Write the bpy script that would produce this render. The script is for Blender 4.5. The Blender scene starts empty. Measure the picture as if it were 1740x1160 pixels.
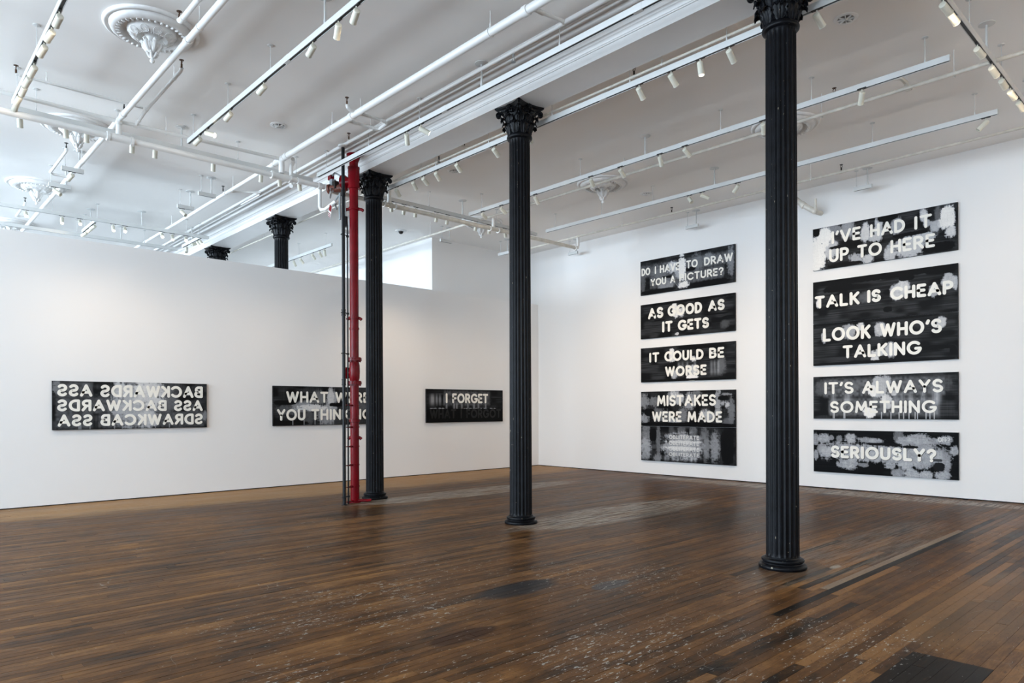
import bpy, math, random
import numpy as np
from math import pi, sin, cos, radians as rad
from mathutils import Vector, Matrix
S = bpy.context.scene
COL = S.collection
random.seed(4)

# ------------------------------------------------------------------ camera
cam = bpy.data.cameras.new('camera'); co = bpy.data.objects.new('camera', cam); COL.objects.link(co)
cam.sensor_fit = 'HORIZONTAL'; cam.sensor_width = 36; cam.lens = 1176.5 / 1740 * 36
cam.shift_x = 0; cam.shift_y = 115 / 1740; cam.clip_start = .05; cam.clip_end = 200
YAW = rad(46.9)
co.matrix_world = Matrix.Translation((0, 0, 1.45)) @ Matrix.Rotation(YAW, 4, 'Z') @ Matrix.Rotation(pi/2, 4, 'X') @ Matrix.Rotation(rad(-.22), 4, 'Z')
S.camera = co
S.view_settings.view_transform = 'Standard'; S.view_settings.look = 'None'
S.view_settings.gamma = 1; S.view_settings.use_curve_mapping = False
S.view_settings.exposure = 0.38
S.cycles.max_bounces = 10; S.cycles.diffuse_bounces = 9; S.cycles.glossy_bounces = 4   # a white room: light keeps bouncing

# ------------------------------------------------------------------ world + daylight through the windows
w = bpy.data.worlds.new('world'); S.world = w; w.use_nodes = True
w.node_tree.nodes['Background'].inputs[0].default_value = (.62, .76, 1, 1)
w.node_tree.nodes['Background'].inputs[1].default_value = 1.2
WIN_Y = [(-22.2, 1.9), (-19.4, 1.9), (-16.6, 1.9), (-13.6, 1.9), (-10.6, 1.9), (-7.6, 1.9), (-4.6, 1.9), (-1.6, 1.9), (1.4, 1.9)]   # window centre x, width (wall_front)
WIN_E = [740, 690, 610, 390, 320, 300, 290, 270, 240]
for i, ((x, wd), e) in enumerate(zip(WIN_Y, WIN_E)):
    l = bpy.data.lights.new('window_daylight', 'AREA'); l.shape = 'RECTANGLE'; l.size = wd - .1; l.size_y = 4.0
    l.energy = e; l.color = (.71, .855, 1.0)
    o = bpy.data.objects.new('window_daylight', l); COL.objects.link(o)
    o.location = (x, -7.93, 3.0); o.rotation_euler = (rad(90), 0, 0)      # faces +y into the room

# ------------------------------------------------------------------ helpers
def lin(c): return tuple((v/12.92 if v <= .04045 else ((v+.055)/1.055)**2.4) for v in c)
def srgb(r, g, b): return lin((r/255, g/255, b/255)) + (1,)
class NT:
    def __init__(s, name):
        s.m = bpy.data.materials.new(name); s.m.use_nodes = True; s.t = s.m.node_tree; s.b = s.t.nodes['Principled BSDF']
    def n(s, ty, **k):
        x = s.t.nodes.new(ty)
        for a, v in k.items(): setattr(x, a, v)
        return x
    def l(s, a, b): s.t.links.new(a, b)
    def val(s, sock, v):
        if hasattr(v, 'links') or isinstance(v, bpy.types.NodeSocket): s.l(v, sock)
        else: sock.default_value = v
    def math(s, op, a, b=None, c=None, clamp=False):
        x = s.n('ShaderNodeMath', operation=op); x.use_clamp = clamp
        s.val(x.inputs[0], a)
        if b is not None: s.val(x.inputs[1], b)
        if c is not None: s.val(x.inputs[2], c)
        return x.outputs[0]
    def mix(s, f, a, b):
        x = s.n('ShaderNodeMix', data_type='RGBA'); s.val(x.inputs[0], f); s.val(x.inputs[6], a); s.val(x.inputs[7], b); return x.outputs[2]
    def noise(s, vec, scale, detail=3, rough=.55, vs=(1, 1, 1), off=(0, 0, 0)):
        mp = s.n('ShaderNodeMapping'); mp.inputs['Scale'].default_value = vs; mp.inputs['Location'].default_value = off
        s.l(vec, mp.inputs[0])
        x = s.n('ShaderNodeTexNoise'); x.inputs['Scale'].default_value = scale; x.inputs['Detail'].default_value = detail; x.inputs['Roughness'].default_value = rough
        s.l(mp.outputs[0], x.inputs['Vector']); return x.outputs['Fac']
    def ramp(s, v, a, b):   # smooth threshold a->0, b->1
        x = s.n('ShaderNodeMapRange', interpolation_type='SMOOTHSTEP'); s.val(x.inputs[0], v); x.inputs[1].default_value = a; x.inputs[2].default_value = b; return x.outputs[0]
    def bump(s, h, strength=.3, dist=.01):
        x = s.n('ShaderNodeBump'); x.inputs['Strength'].default_value = strength; x.inputs['Distance'].default_value = dist; s.l(h, x.inputs['Height']); s.l(x.outputs[0], s.b.inputs['Normal'])
def pos(M): return M.n('ShaderNodeNewGeometry').outputs['Position']
def simple(name, c, rough=.5, metal=0, spec=.5, var=.04, vscale=3, bump=0):
    M = NT(name); p = M.n('ShaderNodeTexCoord').outputs['Object']
    n = M.noise(p, vscale, 4)
    c2 = tuple(v*(1-var*3) for v in c[:3]) + (1,)
    M.l(M.mix(M.ramp(n, .3, .7), c2, c), M.b.inputs['Base Color'])
    M.b.inputs['Roughness'].default_value = rough; M.b.inputs['Metallic'].default_value = metal; M.b.inputs['Specular IOR Level'].default_value = spec
    if bump: M.bump(M.noise(p, 60, 3), bump, .002)
    return M.m

def mat_wall(name, c):
    M = NT(name); p = pos(M); n = M.noise(p, .7, 3)
    M.l(M.mix(n, tuple(v*.97 for v in c[:3])+(1,), c), M.b.inputs['Base Color']); M.b.inputs['Roughness'].default_value = .75; M.b.inputs['Specular IOR Level'].default_value = .25
    M.bump(M.noise(p, 90, 2), .08, .002); return M.m
def mat_ceiling():
    M = NT('ceiling_paint'); p = pos(M)
    M.l(M.mix(M.noise(p, .5, 3), (.85, .835, .81, 1), (.90, .885, .86, 1)), M.b.inputs['Base Color']); M.b.inputs['Roughness'].default_value = .6
    h = M.noise(p, .55, 2, .4, (1, .35, 1))
    M.bump(h, .5, .35); return M.m
def mat_iron():
    M = NT('black_cast_iron_paint'); p = pos(M)
    n = M.noise(p, 9, 5)
    base = M.mix(M.ramp(n, .3, .75), (.002, .0022, .003, 1), (.0055, .006, .008, 1))
    ch = M.ramp(M.noise(p, 55, 2, .5, (1, 1, .35)), .735, .76)
    M.l(M.mix(ch, base, (.30, .26, .19, 1)), M.b.inputs['Base Color'])
    M.b.inputs['Roughness'].default_value = .38; M.b.inputs['Specular IOR Level'].default_value = .13
    M.bump(M.noise(p, 120, 3), .25, .002); return M.m
def mat_floor():
    M = NT('worn_wood_floor'); p = pos(M)
    att = M.n('ShaderNodeAttribute', attribute_name='tint').outputs['Fac']
    sx = M.n('ShaderNodeSeparateXYZ'); M.l(p, sx.inputs[0]); X, Y = sx.outputs[0], sx.outputs[1]
    big = M.noise(p, .55, 4, .6); mid = M.noise(p, 2.6, 6, .72, (1, .30, 1)); grain = M.noise(p, 24, 5, .75, (1, .07, 1)); gr2 = M.noise(p, 110, 3, .7, (1, .04, 1)); blot = M.noise(p, 9, 5, .75, (1, .5, 1), (3, 8, 0))
    dark, brown, tan = (.011, .0070, .0045, 1), (.102, .045, .0155, 1), (.23, .112, .040, 1)
    v = M.math('ADD', M.math('MULTIPLY', att, .20), M.math('MULTIPLY', mid, .72)); v = M.math('ADD', v, M.math('MULTIPLY', big, .30)); v = M.math('ADD', v, M.math('MULTIPLY', grain, .42))
    v = M.math('ADD', v, M.math('MULTIPLY', gr2, .22)); v = M.math('ADD', v, M.math('MULTIPLY', blot, .46))     # mean about 1.13
    c = M.mix(M.ramp(v, .88, 1.22), dark, brown); c = M.mix(M.ramp(v, 1.14, 1.46), c, tan)
    n1 = M.noise(p, 3.2, 4, .6, (1, .45, 1), (7, 3, 0)); n2 = M.noise(p, 9, 3, .6, (1, .3, 1), (1, 9, 0))
    def ell(cx, cy, rx, ry, soft=.5, k=1.1, rot=0):
        dx = M.math('SUBTRACT', X, cx); dy = M.math('SUBTRACT', Y, cy)
        if rot:
            a, b = cos(rot), sin(rot)
            dx, dy = (M.math('ADD', M.math('MULTIPLY', dx, a), M.math('MULTIPLY', dy, b)), M.math('SUBTRACT', M.math('MULTIPLY', dy, a), M.math('MULTIPLY', dx, b)))
        dx = M.math('DIVIDE', dx, rx); dy = M.math('DIVIDE', dy, ry)
        d = M.math('ADD', M.math('POWER', M.math('ABSOLUTE', dx), 2), M.math('POWER', M.math('ABSOLUTE', dy), 2))
        d = M.math('ADD', d, M.math('MULTIPLY', M.math('SUBTRACT', n1, .5), k)); d = M.math('ADD', d, M.math('MULTIPLY', M.math('SUBTRACT', n2, .5), k*.6))
        x = M.n('ShaderNodeMapRange', interpolation_type='SMOOTHSTEP'); M.l(d, x.inputs[0]); x.inputs[1].default_value = 1+soft/2; x.inputs[2].default_value = 1-soft/2; return x.outputs[0]
    def over(c, mask, col, amt): return M.mix(M.math('MULTIPLY', mask, amt), c, col)
    c = M.mix(M.math('MULTIPLY', M.ramp(att, 2.2, 2.6), .65), c, (.24, .20, .155, 1))
    c = over(c, ell(-2.60, 6.47, .035, .09, .8, 1.6), (.45, .42, .36, 1), .8)
    # lighter golden strip along the partition, worn grey runs, dark patches
    c = over(c, ell(-11.9, 7.5, 1.1, 7.5, 1.1), (.36, .20, .075, 1), .75)
    grey = M.mix(grain, (.20, .165, .13, 1), (.50, .45, .37, 1))
    streak = M.ramp(M.noise(p, 34, 5, .75, (1, .045, 1), (3, 1, 0)), .44, .56)
    c = over(c, M.math('MULTIPLY', ell(-9.35, 7.9, .45, 2.4, .5, .7), streak), grey, 1)
    c = over(c, M.math('MULTIPLY', ell(-6.05, 7.7, .5, 2.0, .6, .7), streak), grey, .95)
    c = over(c, M.math('MULTIPLY', ell(-5.2, 12.2, 3.6, .35, .7, .9), streak), grey, .75)
    c = over(c, M.math('MULTIPLY', ell(-2.75, 7.6, .42, 2.3, .5, .5), streak), grey, .30)
    c = over(c, ell(-4.7, 8.2, 1.2, 1.1, 1.0), dark, .45)
    c = over(c, ell(-4.05, 3.85, .17, .42, .7, .9), (.012, .013, .015, 1), .9)
    c = over(c, ell(-3.62, 4.5, .10, .22, .4, 1.2), (.05, .052, .055, 1), .85)
    c = over(c, ell(-3.45, 2.8, .10, .30, .4, 1.2), (.03, .011, .005, 1), .9)
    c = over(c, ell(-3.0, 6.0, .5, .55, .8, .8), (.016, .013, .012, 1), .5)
    c = over(c, ell(-8.6, 5.3, .35, .9, 1, .9), dark, .55)
    c = over(c, ell(-1.35, 6.0, .35, 1.3, .6, .9), (.21, .115, .05, 1), .45)
    # old white paint specks and scratches
    reg = M.ramp(M.noise(p, .9, 3, .6, (1, .8, 1), (2, 5, 0)), .42, .66)
    near = ell(-3.1, 3.2, 2.3, 2.6, 1.2, .8)
    reg = M.math('ADD', M.math('MULTIPLY', reg, .55), M.math('MULTIPLY', near, .55), clamp=True)
    s1 = M.noise(p, 60, 3, .7, (1, .30, 1)); s2 = M.noise(p, 26, 4, .75, (1, .4, 1), (4, 4, 0))
    th = M.math('SUBTRACT', M.math('ADD', M.math('MULTIPLY', s1, .55), M.math('MULTIPLY', s2, .45)), M.math('MULTIPLY', M.math('SUBTRACT', 1, reg), .11))
    c = over(c, M.ramp(th, .560, .585), (.40, .40, .36, 1), .85)
    pit = M.ramp(M.noise(p, 75, 4, .7, (1, .25, 1), (6, 2, 0)), .60, .66); c = over(c, pit, (.008, .006, .005, 1), .7)
    # long hairline scratches
    wv = M.n('ShaderNodeTexVoronoi', feature='DISTANCE_TO_EDGE'); mp = M.n('ShaderNodeMapping'); mp.inputs['Rotation'].default_value = (0, 0, .6); mp.inputs['Scale'].default_value = (1.4, .7, 1); M.l(p, mp.inputs[0])
    ad = M.n('ShaderNodeVectorMath', operation='ADD'); M.l(mp.outputs[0], ad.inputs[0]); nz = M.n('ShaderNodeTexNoise'); nz.inputs['Scale'].default_value = 2.0; M.l(p, nz.inputs['Vector']); M.l(nz.outputs['Color'], ad.inputs[1]); M.l(ad.outputs[0], wv.inputs['Vector'])
    wv.inputs['Scale'].default_value = 1.3
    hl = M.math('LESS_THAN', wv.outputs['Distance'], .0022)
    hl = M.math('MULTIPLY', hl, M.ramp(M.noise(p, 1.7, 2, .5, (1, 1, 1), (8, 8, 0)), .52, .6))
    c = over(c, hl, (.30, .30, .27, 1), .5)
    M.l(c, M.b.inputs['Base Color'])
    M.l(M.math('ADD', M.math('MULTIPLY', mid, .35), .20), M.b.inputs['Roughness']); M.b.inputs['Specular IOR Level'].default_value = .05
    h = M.math('ADD', M.math('MULTIPLY', grain, .6), M.math('MULTIPLY', gr2, .4)); M.bump(h, .22, .004)
    return M.m

WALL = mat_wall('wall_paint', (.81, .80, .785, 1))
CEIL = mat_ceiling()
IRON = mat_iron()
FLOOR = mat_floor()
TRIM = simple('cornice_paint', (.80, .80, .79, 1), .45, var=.01)
PLAS = simple('plaster_paint', (.80, .795, .78, 1), .5, var=.03, vscale=12)
PIPE = simple('white_pipe_paint', (.80, .80, .78, 1), .35, var=.02, bump=.05)
PIPE2 = simple('cream_pipe_paint', (.72, .685, .61, 1), .4, var=.06, vscale=9, bump=.1)
TRACK = simple('white_track_enamel', (.60, .61, .60, 1), .35, var=.005)
SLOT = simple('black_track_slot', (.012, .012, .012, 1), .5)
LAMPB = simple('ivory_lamp_enamel', (.66, .64, .54, 1), .38, var=.02)
INNER = simple('lamp_reflector', (.7, .68, .6, 1), .25, metal=.7)
RED = simple('red_standpipe_paint', (.19, .0012, .006, 1), .25, spec=.22, var=.08, vscale=6, bump=.35)
BLK = simple('black_pipe_paint', (.010, .011, .013, 1), .38, spec=.25, var=.1, vscale=14, bump=.1)
BRASS = simple('bronze_sprinkler_metal', (.10, .05, .025, 1), .4, metal=.6)
DARKM = simple('dark_sprinkler_metal', (.02, .018, .016, 1), .45, metal=.3)
STEEL = simple('galvanised_metal', (.42, .43, .43, 1), .35, metal=.8)
GREY = simple('grey_casting', (.30, .33, .34, 1), .45)
RUST = simple('reddish_brown_casting', (.13, .035, .02, 1), .5)
TAGW = simple('tag_white', (.8, .8, .8, 1), .5)
GAP = simple('floor_gap_shadow_strip', (.01, .009, .008, 1), .8)
SUB = simple('subfloor_dark_wood', (.012, .008, .006, 1), .9)
EDGE = simple('canvas_edge', (.012, .012, .013, 1), .6, spec=.15)
LET = simple('off_white_oil_paint', (.83, .81, .74, 1), .5, var=.015, vscale=20, bump=.2)
LETG = simple('pale_grey_oil_paint', (.70, .71, .70, 1), .5, var=.06, vscale=40, bump=.2)
LETD = simple('near_black_glossy_paint', (.007, .007, .007, 1), .30, spec=.22)
def glow(name, c, s):
    M = NT(name); e = M.n('ShaderNodeEmission'); e.inputs[0].default_value = c; e.inputs[1].default_value = s
    M.l(e.outputs[0], M.t.nodes['Material Output'].inputs['Surface']); return M.m
GLOW = {1: glow('lit_lamp_glow', (1, .93, .80, 1), 5), 2: glow('bright_lamp_glow', (1, .92, .78, 1), 16), 3: glow('glaring_lamp_glow', (1, .93, .8, 1), 40), 0: simple('lamp_lens', (.5, .48, .42, 1), .2)}
def mat_vc():
    M = NT('painted_canvas'); a = M.n('ShaderNodeAttribute', attribute_name='paint'); p = pos(M)
    M.l(a.outputs['Color'], M.b.inputs['Base Color']); M.b.inputs['Roughness'].default_value = .45; M.b.inputs['Specular IOR Level'].default_value = .05
    M.bump(M.noise(p, 150, 3, .6, (1, 1, .6)), .25, .002); return M.m
CANVAS = mat_vc()

class MB:
    def __init__(s): s.v = []; s.f = []
    def add(s, vs, fs):
        b = len(s.v); s.v += [tuple(v) for v in vs]; s.f += [tuple(i+b for i in f) for f in fs]; return s
    def box(s, x0, x1, y0, y1, z0, z1):
        return s.add([(x, y, z) for x in (x0, x1) for y in (y0, y1) for z in (z0, z1)], [(0, 1, 3, 2), (4, 6, 7, 5), (0, 4, 5, 1), (2, 3, 7, 6), (0, 2, 6, 4), (1, 5, 7, 3)])
    def tube(s, pts, r, seg=14, cap=True, radii=None):
        P = [Vector(p) for p in pts]; n = len(P); rings = []; U = None
        for i in range(n):
            d = (P[min(i+1, n-1)] - P[max(i-1, 0)]).normalized()
            if U is None: U = d.cross(Vector((0, 0, 1))) if abs(d.z) < .95 else d.cross(Vector((1, 0, 0)))
            U = (U - d*U.dot(d)).normalized(); W = d.cross(U)
            k = 1.0
            if 0 < i < n-1:
                a = (P[i]-P[i-1]).normalized().dot((P[i+1]-P[i]).normalized()); k = 1/max(.6, math.sqrt((1+max(-.9, a))/2))
            rr = radii[i] if radii else r
            rings.append([P[i] + (U*cos(2*pi*j/seg) + W*sin(2*pi*j/seg))*rr*(k if k < 1.2 else 1.2) for j in range(seg)])
        vs = [v for R in rings for v in R]; fs = [(i*seg+j, i*seg+(j+1) % seg, (i+1)*seg+(j+1) % seg, (i+1)*seg+j) for i in range(n-1) for j in range(seg)]
        if cap: fs += [tuple(range(seg))[::-1], tuple((n-1)*seg+j for j in range(seg))]
        return s.add(vs, fs)
    def cyl(s, a, b, r, seg=14, r2=None): return s.tube([a, b], r, seg, True, [r, r if r2 is None else r2])
    def lathe(s, prof, c=(0, 0, 0), seg=24, axis=None, cap=True):
        c = Vector(c); z = Vector(axis).normalized() if axis else Vector((0, 0, 1)); u = Vector((1, 0, 0)) if abs(z.x) < .9 else Vector((0, 1, 0)); u = (u-z*u.dot(z)).normalized(); w_ = z.cross(u)
        n = len(prof); vs = [c + u*(r*cos(2*pi*j/seg)) + w_*(r*sin(2*pi*j/seg)) + z*h for r, h in prof for j in range(seg)]
        fs = [(i*seg+j, i*seg+(j+1) % seg, (i+1)*seg+(j+1) % seg, (i+1)*seg+j) for i in range(n-1) for j in range(seg)]
        if cap: fs += [tuple(range(seg))[::-1], tuple((n-1)*seg+j for j in range(seg))]
        return s.add(vs, fs)
    def ball(s, c, r, seg=12, sz=1): return s.lathe([(r*sin(pi*i/7)+1e-5, -r*sz*cos(pi*i/7)) for i in range(8)], c, seg)
    def torus(s, c, R, r, axis=(0, 0, 1), seg=20, sg=8, a0=0, a1=2*pi):
        c = Vector(c); z = Vector(axis).normalized(); u = Vector((1, 0, 0)) if abs(z.x) < .9 else Vector((0, 1, 0)); u = (u-z*u.dot(z)).normalized(); w_ = z.cross(u)
        pts = [c + (u*cos(a0+(a1-a0)*i/seg)+w_*sin(a0+(a1-a0)*i/seg))*R for i in range(seg+1)]
        return s.tube(pts, r, sg, cap=abs(a1-a0) < 6.2)
    def build(s, name, mat, parent=None, smooth=True, origin=None):
        me = bpy.data.meshes.new(name)
        o0 = Vector(origin) if origin is not None else (parent['_o'] if parent is not None and '_o' in parent else (0, 0, 0)); o0 = Vector(o0)
        me.from_pydata([tuple(Vector(v)-o0) for v in s.v], [], s.f); me.update()
        me.materials.append(mat)
        o = bpy.data.objects.new(name, me); COL.objects.link(o)
        if smooth:
            me.polygons.foreach_set('use_smooth', [True]*len(me.polygons)); me.set_sharp_from_angle(angle=rad(38))
        if parent is not None: o.parent = parent; o['_o'] = tuple(o0)
        elif origin is not None: o.location = o0
        return o
def tag(o, label=None, cat=None, group=None, kind=None):
    if label: o['label'] = label
    if cat: o['category'] = cat
    if group: o['group'] = group
    if kind: o['kind'] = kind
    return o
def thing(name, label, cat, loc, group=None):
    o = bpy.data.objects.new(name, None); COL.objects.link(o); o.location = loc; o['_o'] = tuple(loc); o.empty_display_size = .1
    return tag(o, label, cat, group)
def struct(name, mb, mat, smooth=False): return tag(mb.build(name, mat, smooth=smooth), kind='structure')
def copy_tree(o, parent=None):
    c = o.copy(); COL.objects.link(c); c.parent = parent
    for ch in list(o.children): copy_tree(ch, c)
    return c

# ------------------------------------------------------------------ the room
CZ = 5.49; PX = -12.57; WY = 12.70; PH = 4.135
b = MB(); b.box(-24.3, 4.3, -8.3, 13.0, CZ, CZ+.3); struct('ceiling', b, CEIL)
struct('wall_back', MB().box(-13.15, 4.3, WY, WY+.3, .014, CZ), WALL)
b = MB(); b.box(-13.45, -13.15, 9.75, WY+.3, 0, CZ); struct('wall_pier', b, WALL)
struct('wall_far', MB().box(-24.3, -13.45, 9.75, 10.05, 0, CZ), WALL)
struct('wall_left', MB().box(-24.3, -24.0, -8.3, 9.75, 0, CZ), WALL)
struct('wall_right', MB().box(4.0, 4.3, -8.3, WY, 0, CZ), WALL)
struct('wall_partition', MB().box(PX-.28, PX, -1.2, WY-.002, .014, PH), WALL)
struct('shadow_gap_left', MB().box(PX-.27, PX-.004, -1.19, WY-.01, 0, .014), GAP)  # black strip painted in as the shadow line under the partition
struct('shadow_gap_back', MB().box(PX, 4.0, WY+.004, WY+.2, 0, .014), GAP)  # same painted shadow line at the foot of the back wall
# front wall (behind the camera) with window openings
b = MB(); e = sorted([(x-wd/2, x+wd/2) for x, wd in WIN_Y]); xs = [-24.3]
b.box(-24.3, 4.0, -8.3, -8.0, 0, .9); b.box(-24.3, 4.0, -8.3, -8.0, 5.1, CZ)
prev = -24.3
for a, c in e: b.box(prev, a, -8.3, -8.0, .9, 5.1); prev = c
b.box(prev, 4.0, -8.3, -8.0, .9, 5.1); struct('wall_front', b, WALL)
G = NT('window_glass'); G.b.inputs['Transmission Weight'].default_value = 1; G.b.inputs['Roughness'].default_value = .02; G.b.inputs['Base Color'].default_value = (.95, .98, 1, 1)
for i, (a, c) in enumerate(e):
    m = MB(); 
    for q in ((a, a+.06), (c-.06, c), ((a+c)/2-.025, (a+c)/2+.025)): m.box(q[0], q[1], -8.2, -8.12, .9, 5.1)
    for q in (.9, 2.95, 5.04): m.box(a, c, -8.2, -8.12, q, q+.06)
    f = struct('window_%d' % (i+1), m, TRIM); p_ = MB().box(a+.05, c-.05, -8.165, -8.155, .95, 5.05).build('pane', G.m, f, smooth=False)
# beam
BY0, BY1, BZ = 5.88, 6.34, 5.28
struct('ceiling_beam', MB().box(-24, 4, BY0, BY1, BZ, CZ), TRIM)
def strip(name, prof, mat, x0=-24, x1=4):
    vs = [(x, y, z) for x in (x0, x1) for y, z in prof]; n = len(prof)
    return struct(name, MB().add(vs, [(i, (i+1) % n, n+(i+1) % n, n+i) for i in range(n)] + [tuple(range(n))[::-1], tuple(range(n, 2*n))]), mat, True)
def arcp(cy, cz, r, a0, a1, n=6): return [(cy+r*cos(rad(a0+(a1-a0)*i/n)), cz+r*sin(rad(a0+(a1-a0)*i/n))) for i in range(n+1)]
# trim against the beam face (stepped), then the wider ceiling trim further out
strip('trim_1', [(5.88, 5.38), (5.862, 5.38), (5.858, 5.388), (5.848, 5.392), (5.84, 5.412), (5.828, 5.422), (5.818, 5.424), (5.812, 5.432), (5.80, 5.436)] + arcp(5.785, 5.449, .013, -60, -150, 4) + [(5.755, 5.462), (5.735, 5.474), (5.71, 5.482), (5.70, CZ), (5.88, CZ)], TRIM)
strip('trim_2', [(5.602, CZ), (5.60, 5.472)] + arcp(5.565, 5.478, .030, -10, -170, 8) + [(5.533, 5.476), (5.525, 5.484), (5.478, 5.484)] + arcp(5.455, 5.478, .020, -10, -175, 6) + [(5.425, 5.484)] + arcp(5.405, 5.48, .014, -10, -170, 5) + [(5.378, 5.485)] + arcp(5.352, 5.48, .022, -10, -170, 6) + [(5.318, CZ)], TRIM)

# ------------------------------------------------------------------ floor: slab with boards
fl = struct('floor', MB().box(-24.3, 4.3, -8.3, 13.0, -.25, -.010), SUB)
BW = .067; boards = []
rng = random.Random(11)
x = PX + .002; row = 0
while x < 4.0:
    y = -3.0 - rng.random()*2.5
    while y < WY:
        L = rng.choice([1.6, 2.0, 2.4, 2.4, 3.0, 3.6]); y0 = max(y, -3.0); y1 = min(y+L, WY+.003)
        if y1 - y0 > .12: boards.append((x, x+BW-.0011, y0, y1-.0010, rng.random(), rng.uniform(-.0007, .0007)))
        y += L
    x += BW; row += 1
# a few patched boards: dark square bottom right, pale replaced boards right of the near column
def patch(bd):
    x0, x1, y0, y1, t, dz = bd; cx = (x0+x1)/2
    return bd
nb = []
for bd in boards:
    x0, x1, y0, y1, t, dz = bd; cx = (x0+x1)/2
    if abs(cx+2.33) < BW/2 and y1 > 5.62 and y0 < 9.45:        # one pale grey replacement run, one blackened board beside it
        if y0 < 5.62: nb.append((x0, x1, y0, 5.6186, t, dz))
        nb.append((x0, x1, max(y0, 5.62), min(y1, 9.4486), 3.0, dz+.0008))
        if y1 > 9.45: nb.append((x0, x1, 9.45, y1, t, dz))
        continue
    if abs(cx+2.33-BW) < BW/2 and y1 > 5.5 and y0 < 8.6: nb.append((x0, x1, y0, y1, -2.4, dz)); continue
    if -1.39 < cx < -.97 and y0 < 4.55 < y1:         # dark replaced end boards, cut at y = 4.55
        nb.append((x0, x1, 4.5514, y1, .75+.25*t, dz)); nb.append((x0, x1, y0, 4.55, -1.1+.3*t, dz+.002)); continue
    if -1.39 < cx < -.97 and y1 <= 4.55: t = -1.1+.3*t; dz += .002
    if -3.2 < cx < -2.2 and y0 < 5.5 < y1 and y1 > 6: nb.append((x0, x1, y0, 5.4986, t, dz)); nb.append((x0, x1, 5.5, y1, rng.choice([-.8, .3, .9, 1.3, 1.7]), dz)); continue
    if cx > -2.2: t = t*2.0-.5
    if -1.75 < cx < -.8 and y1 > 4.6 and y0 < 7: t += .7*rng.random()+.15
    nb.append((x0, x1, y0, y1, t, dz))
boards = nb
fwv = Vector((-sin(YAW), cos(YAW), 0)); rtv = Vector((cos(YAW), sin(YAW), 0))
def score(bd):
    x0, x1, y0, y1 = bd[:4]; best = 0
    for k in range(7):
        v = Vector(((x0+x1)/2, y0+(y1-y0)*k/6, 0)); d = v.dot(fwv); u = v.dot(rtv)
        if d > 3.4 and abs(u/d) < .76: best += (y1-y0)*BW/d**3
    return best
boards.sort(key=score, reverse=True)
def board_mb(mb, bd, tints):
    x0, x1, y0, y1, t, dz = bd; c = .0012; z = dz
    vs = [(x0, y0, -.010), (x1, y0, -.010), (x1, y1, -.010), (x0, y1, -.010), (x0, y0, z-c), (x1, y0, z-c), (x1, y1, z-c), (x0, y1, z-c), (x0+c, y0+c, z), (x1-c, y0+c, z), (x1-c, y1-c, z), (x0+c, y1-c, z)]
    mb.add(vs, [(0, 1, 5, 4), (1, 2, 6, 5), (2, 3, 7, 6), (3, 0, 4, 7), (4, 5, 9, 8), (5, 6, 10, 9), (6, 7, 11, 10), (7, 4, 8, 11), (8, 9, 10, 11)]); tints += [t]*12
def put_tint(o, t):
    a = o.data.attributes.new('tint', 'FLOAT', 'POINT'); a.data.foreach_set('value', t)
fl['_o'] = (0, 0, 0)
for bd in boards[:300]:
    mb = MB(); t = []; board_mb(mb, bd, t); o = mb.build('floorboard', FLOOR, fl, smooth=False); put_tint(o, t)
mb = MB(); t = []
for bd in boards[300:]: board_mb(mb, bd, t)
o = mb.build('floorboard_field', FLOOR, fl, smooth=False); put_tint(o, t); o['kind'] = 'stuff'

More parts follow.
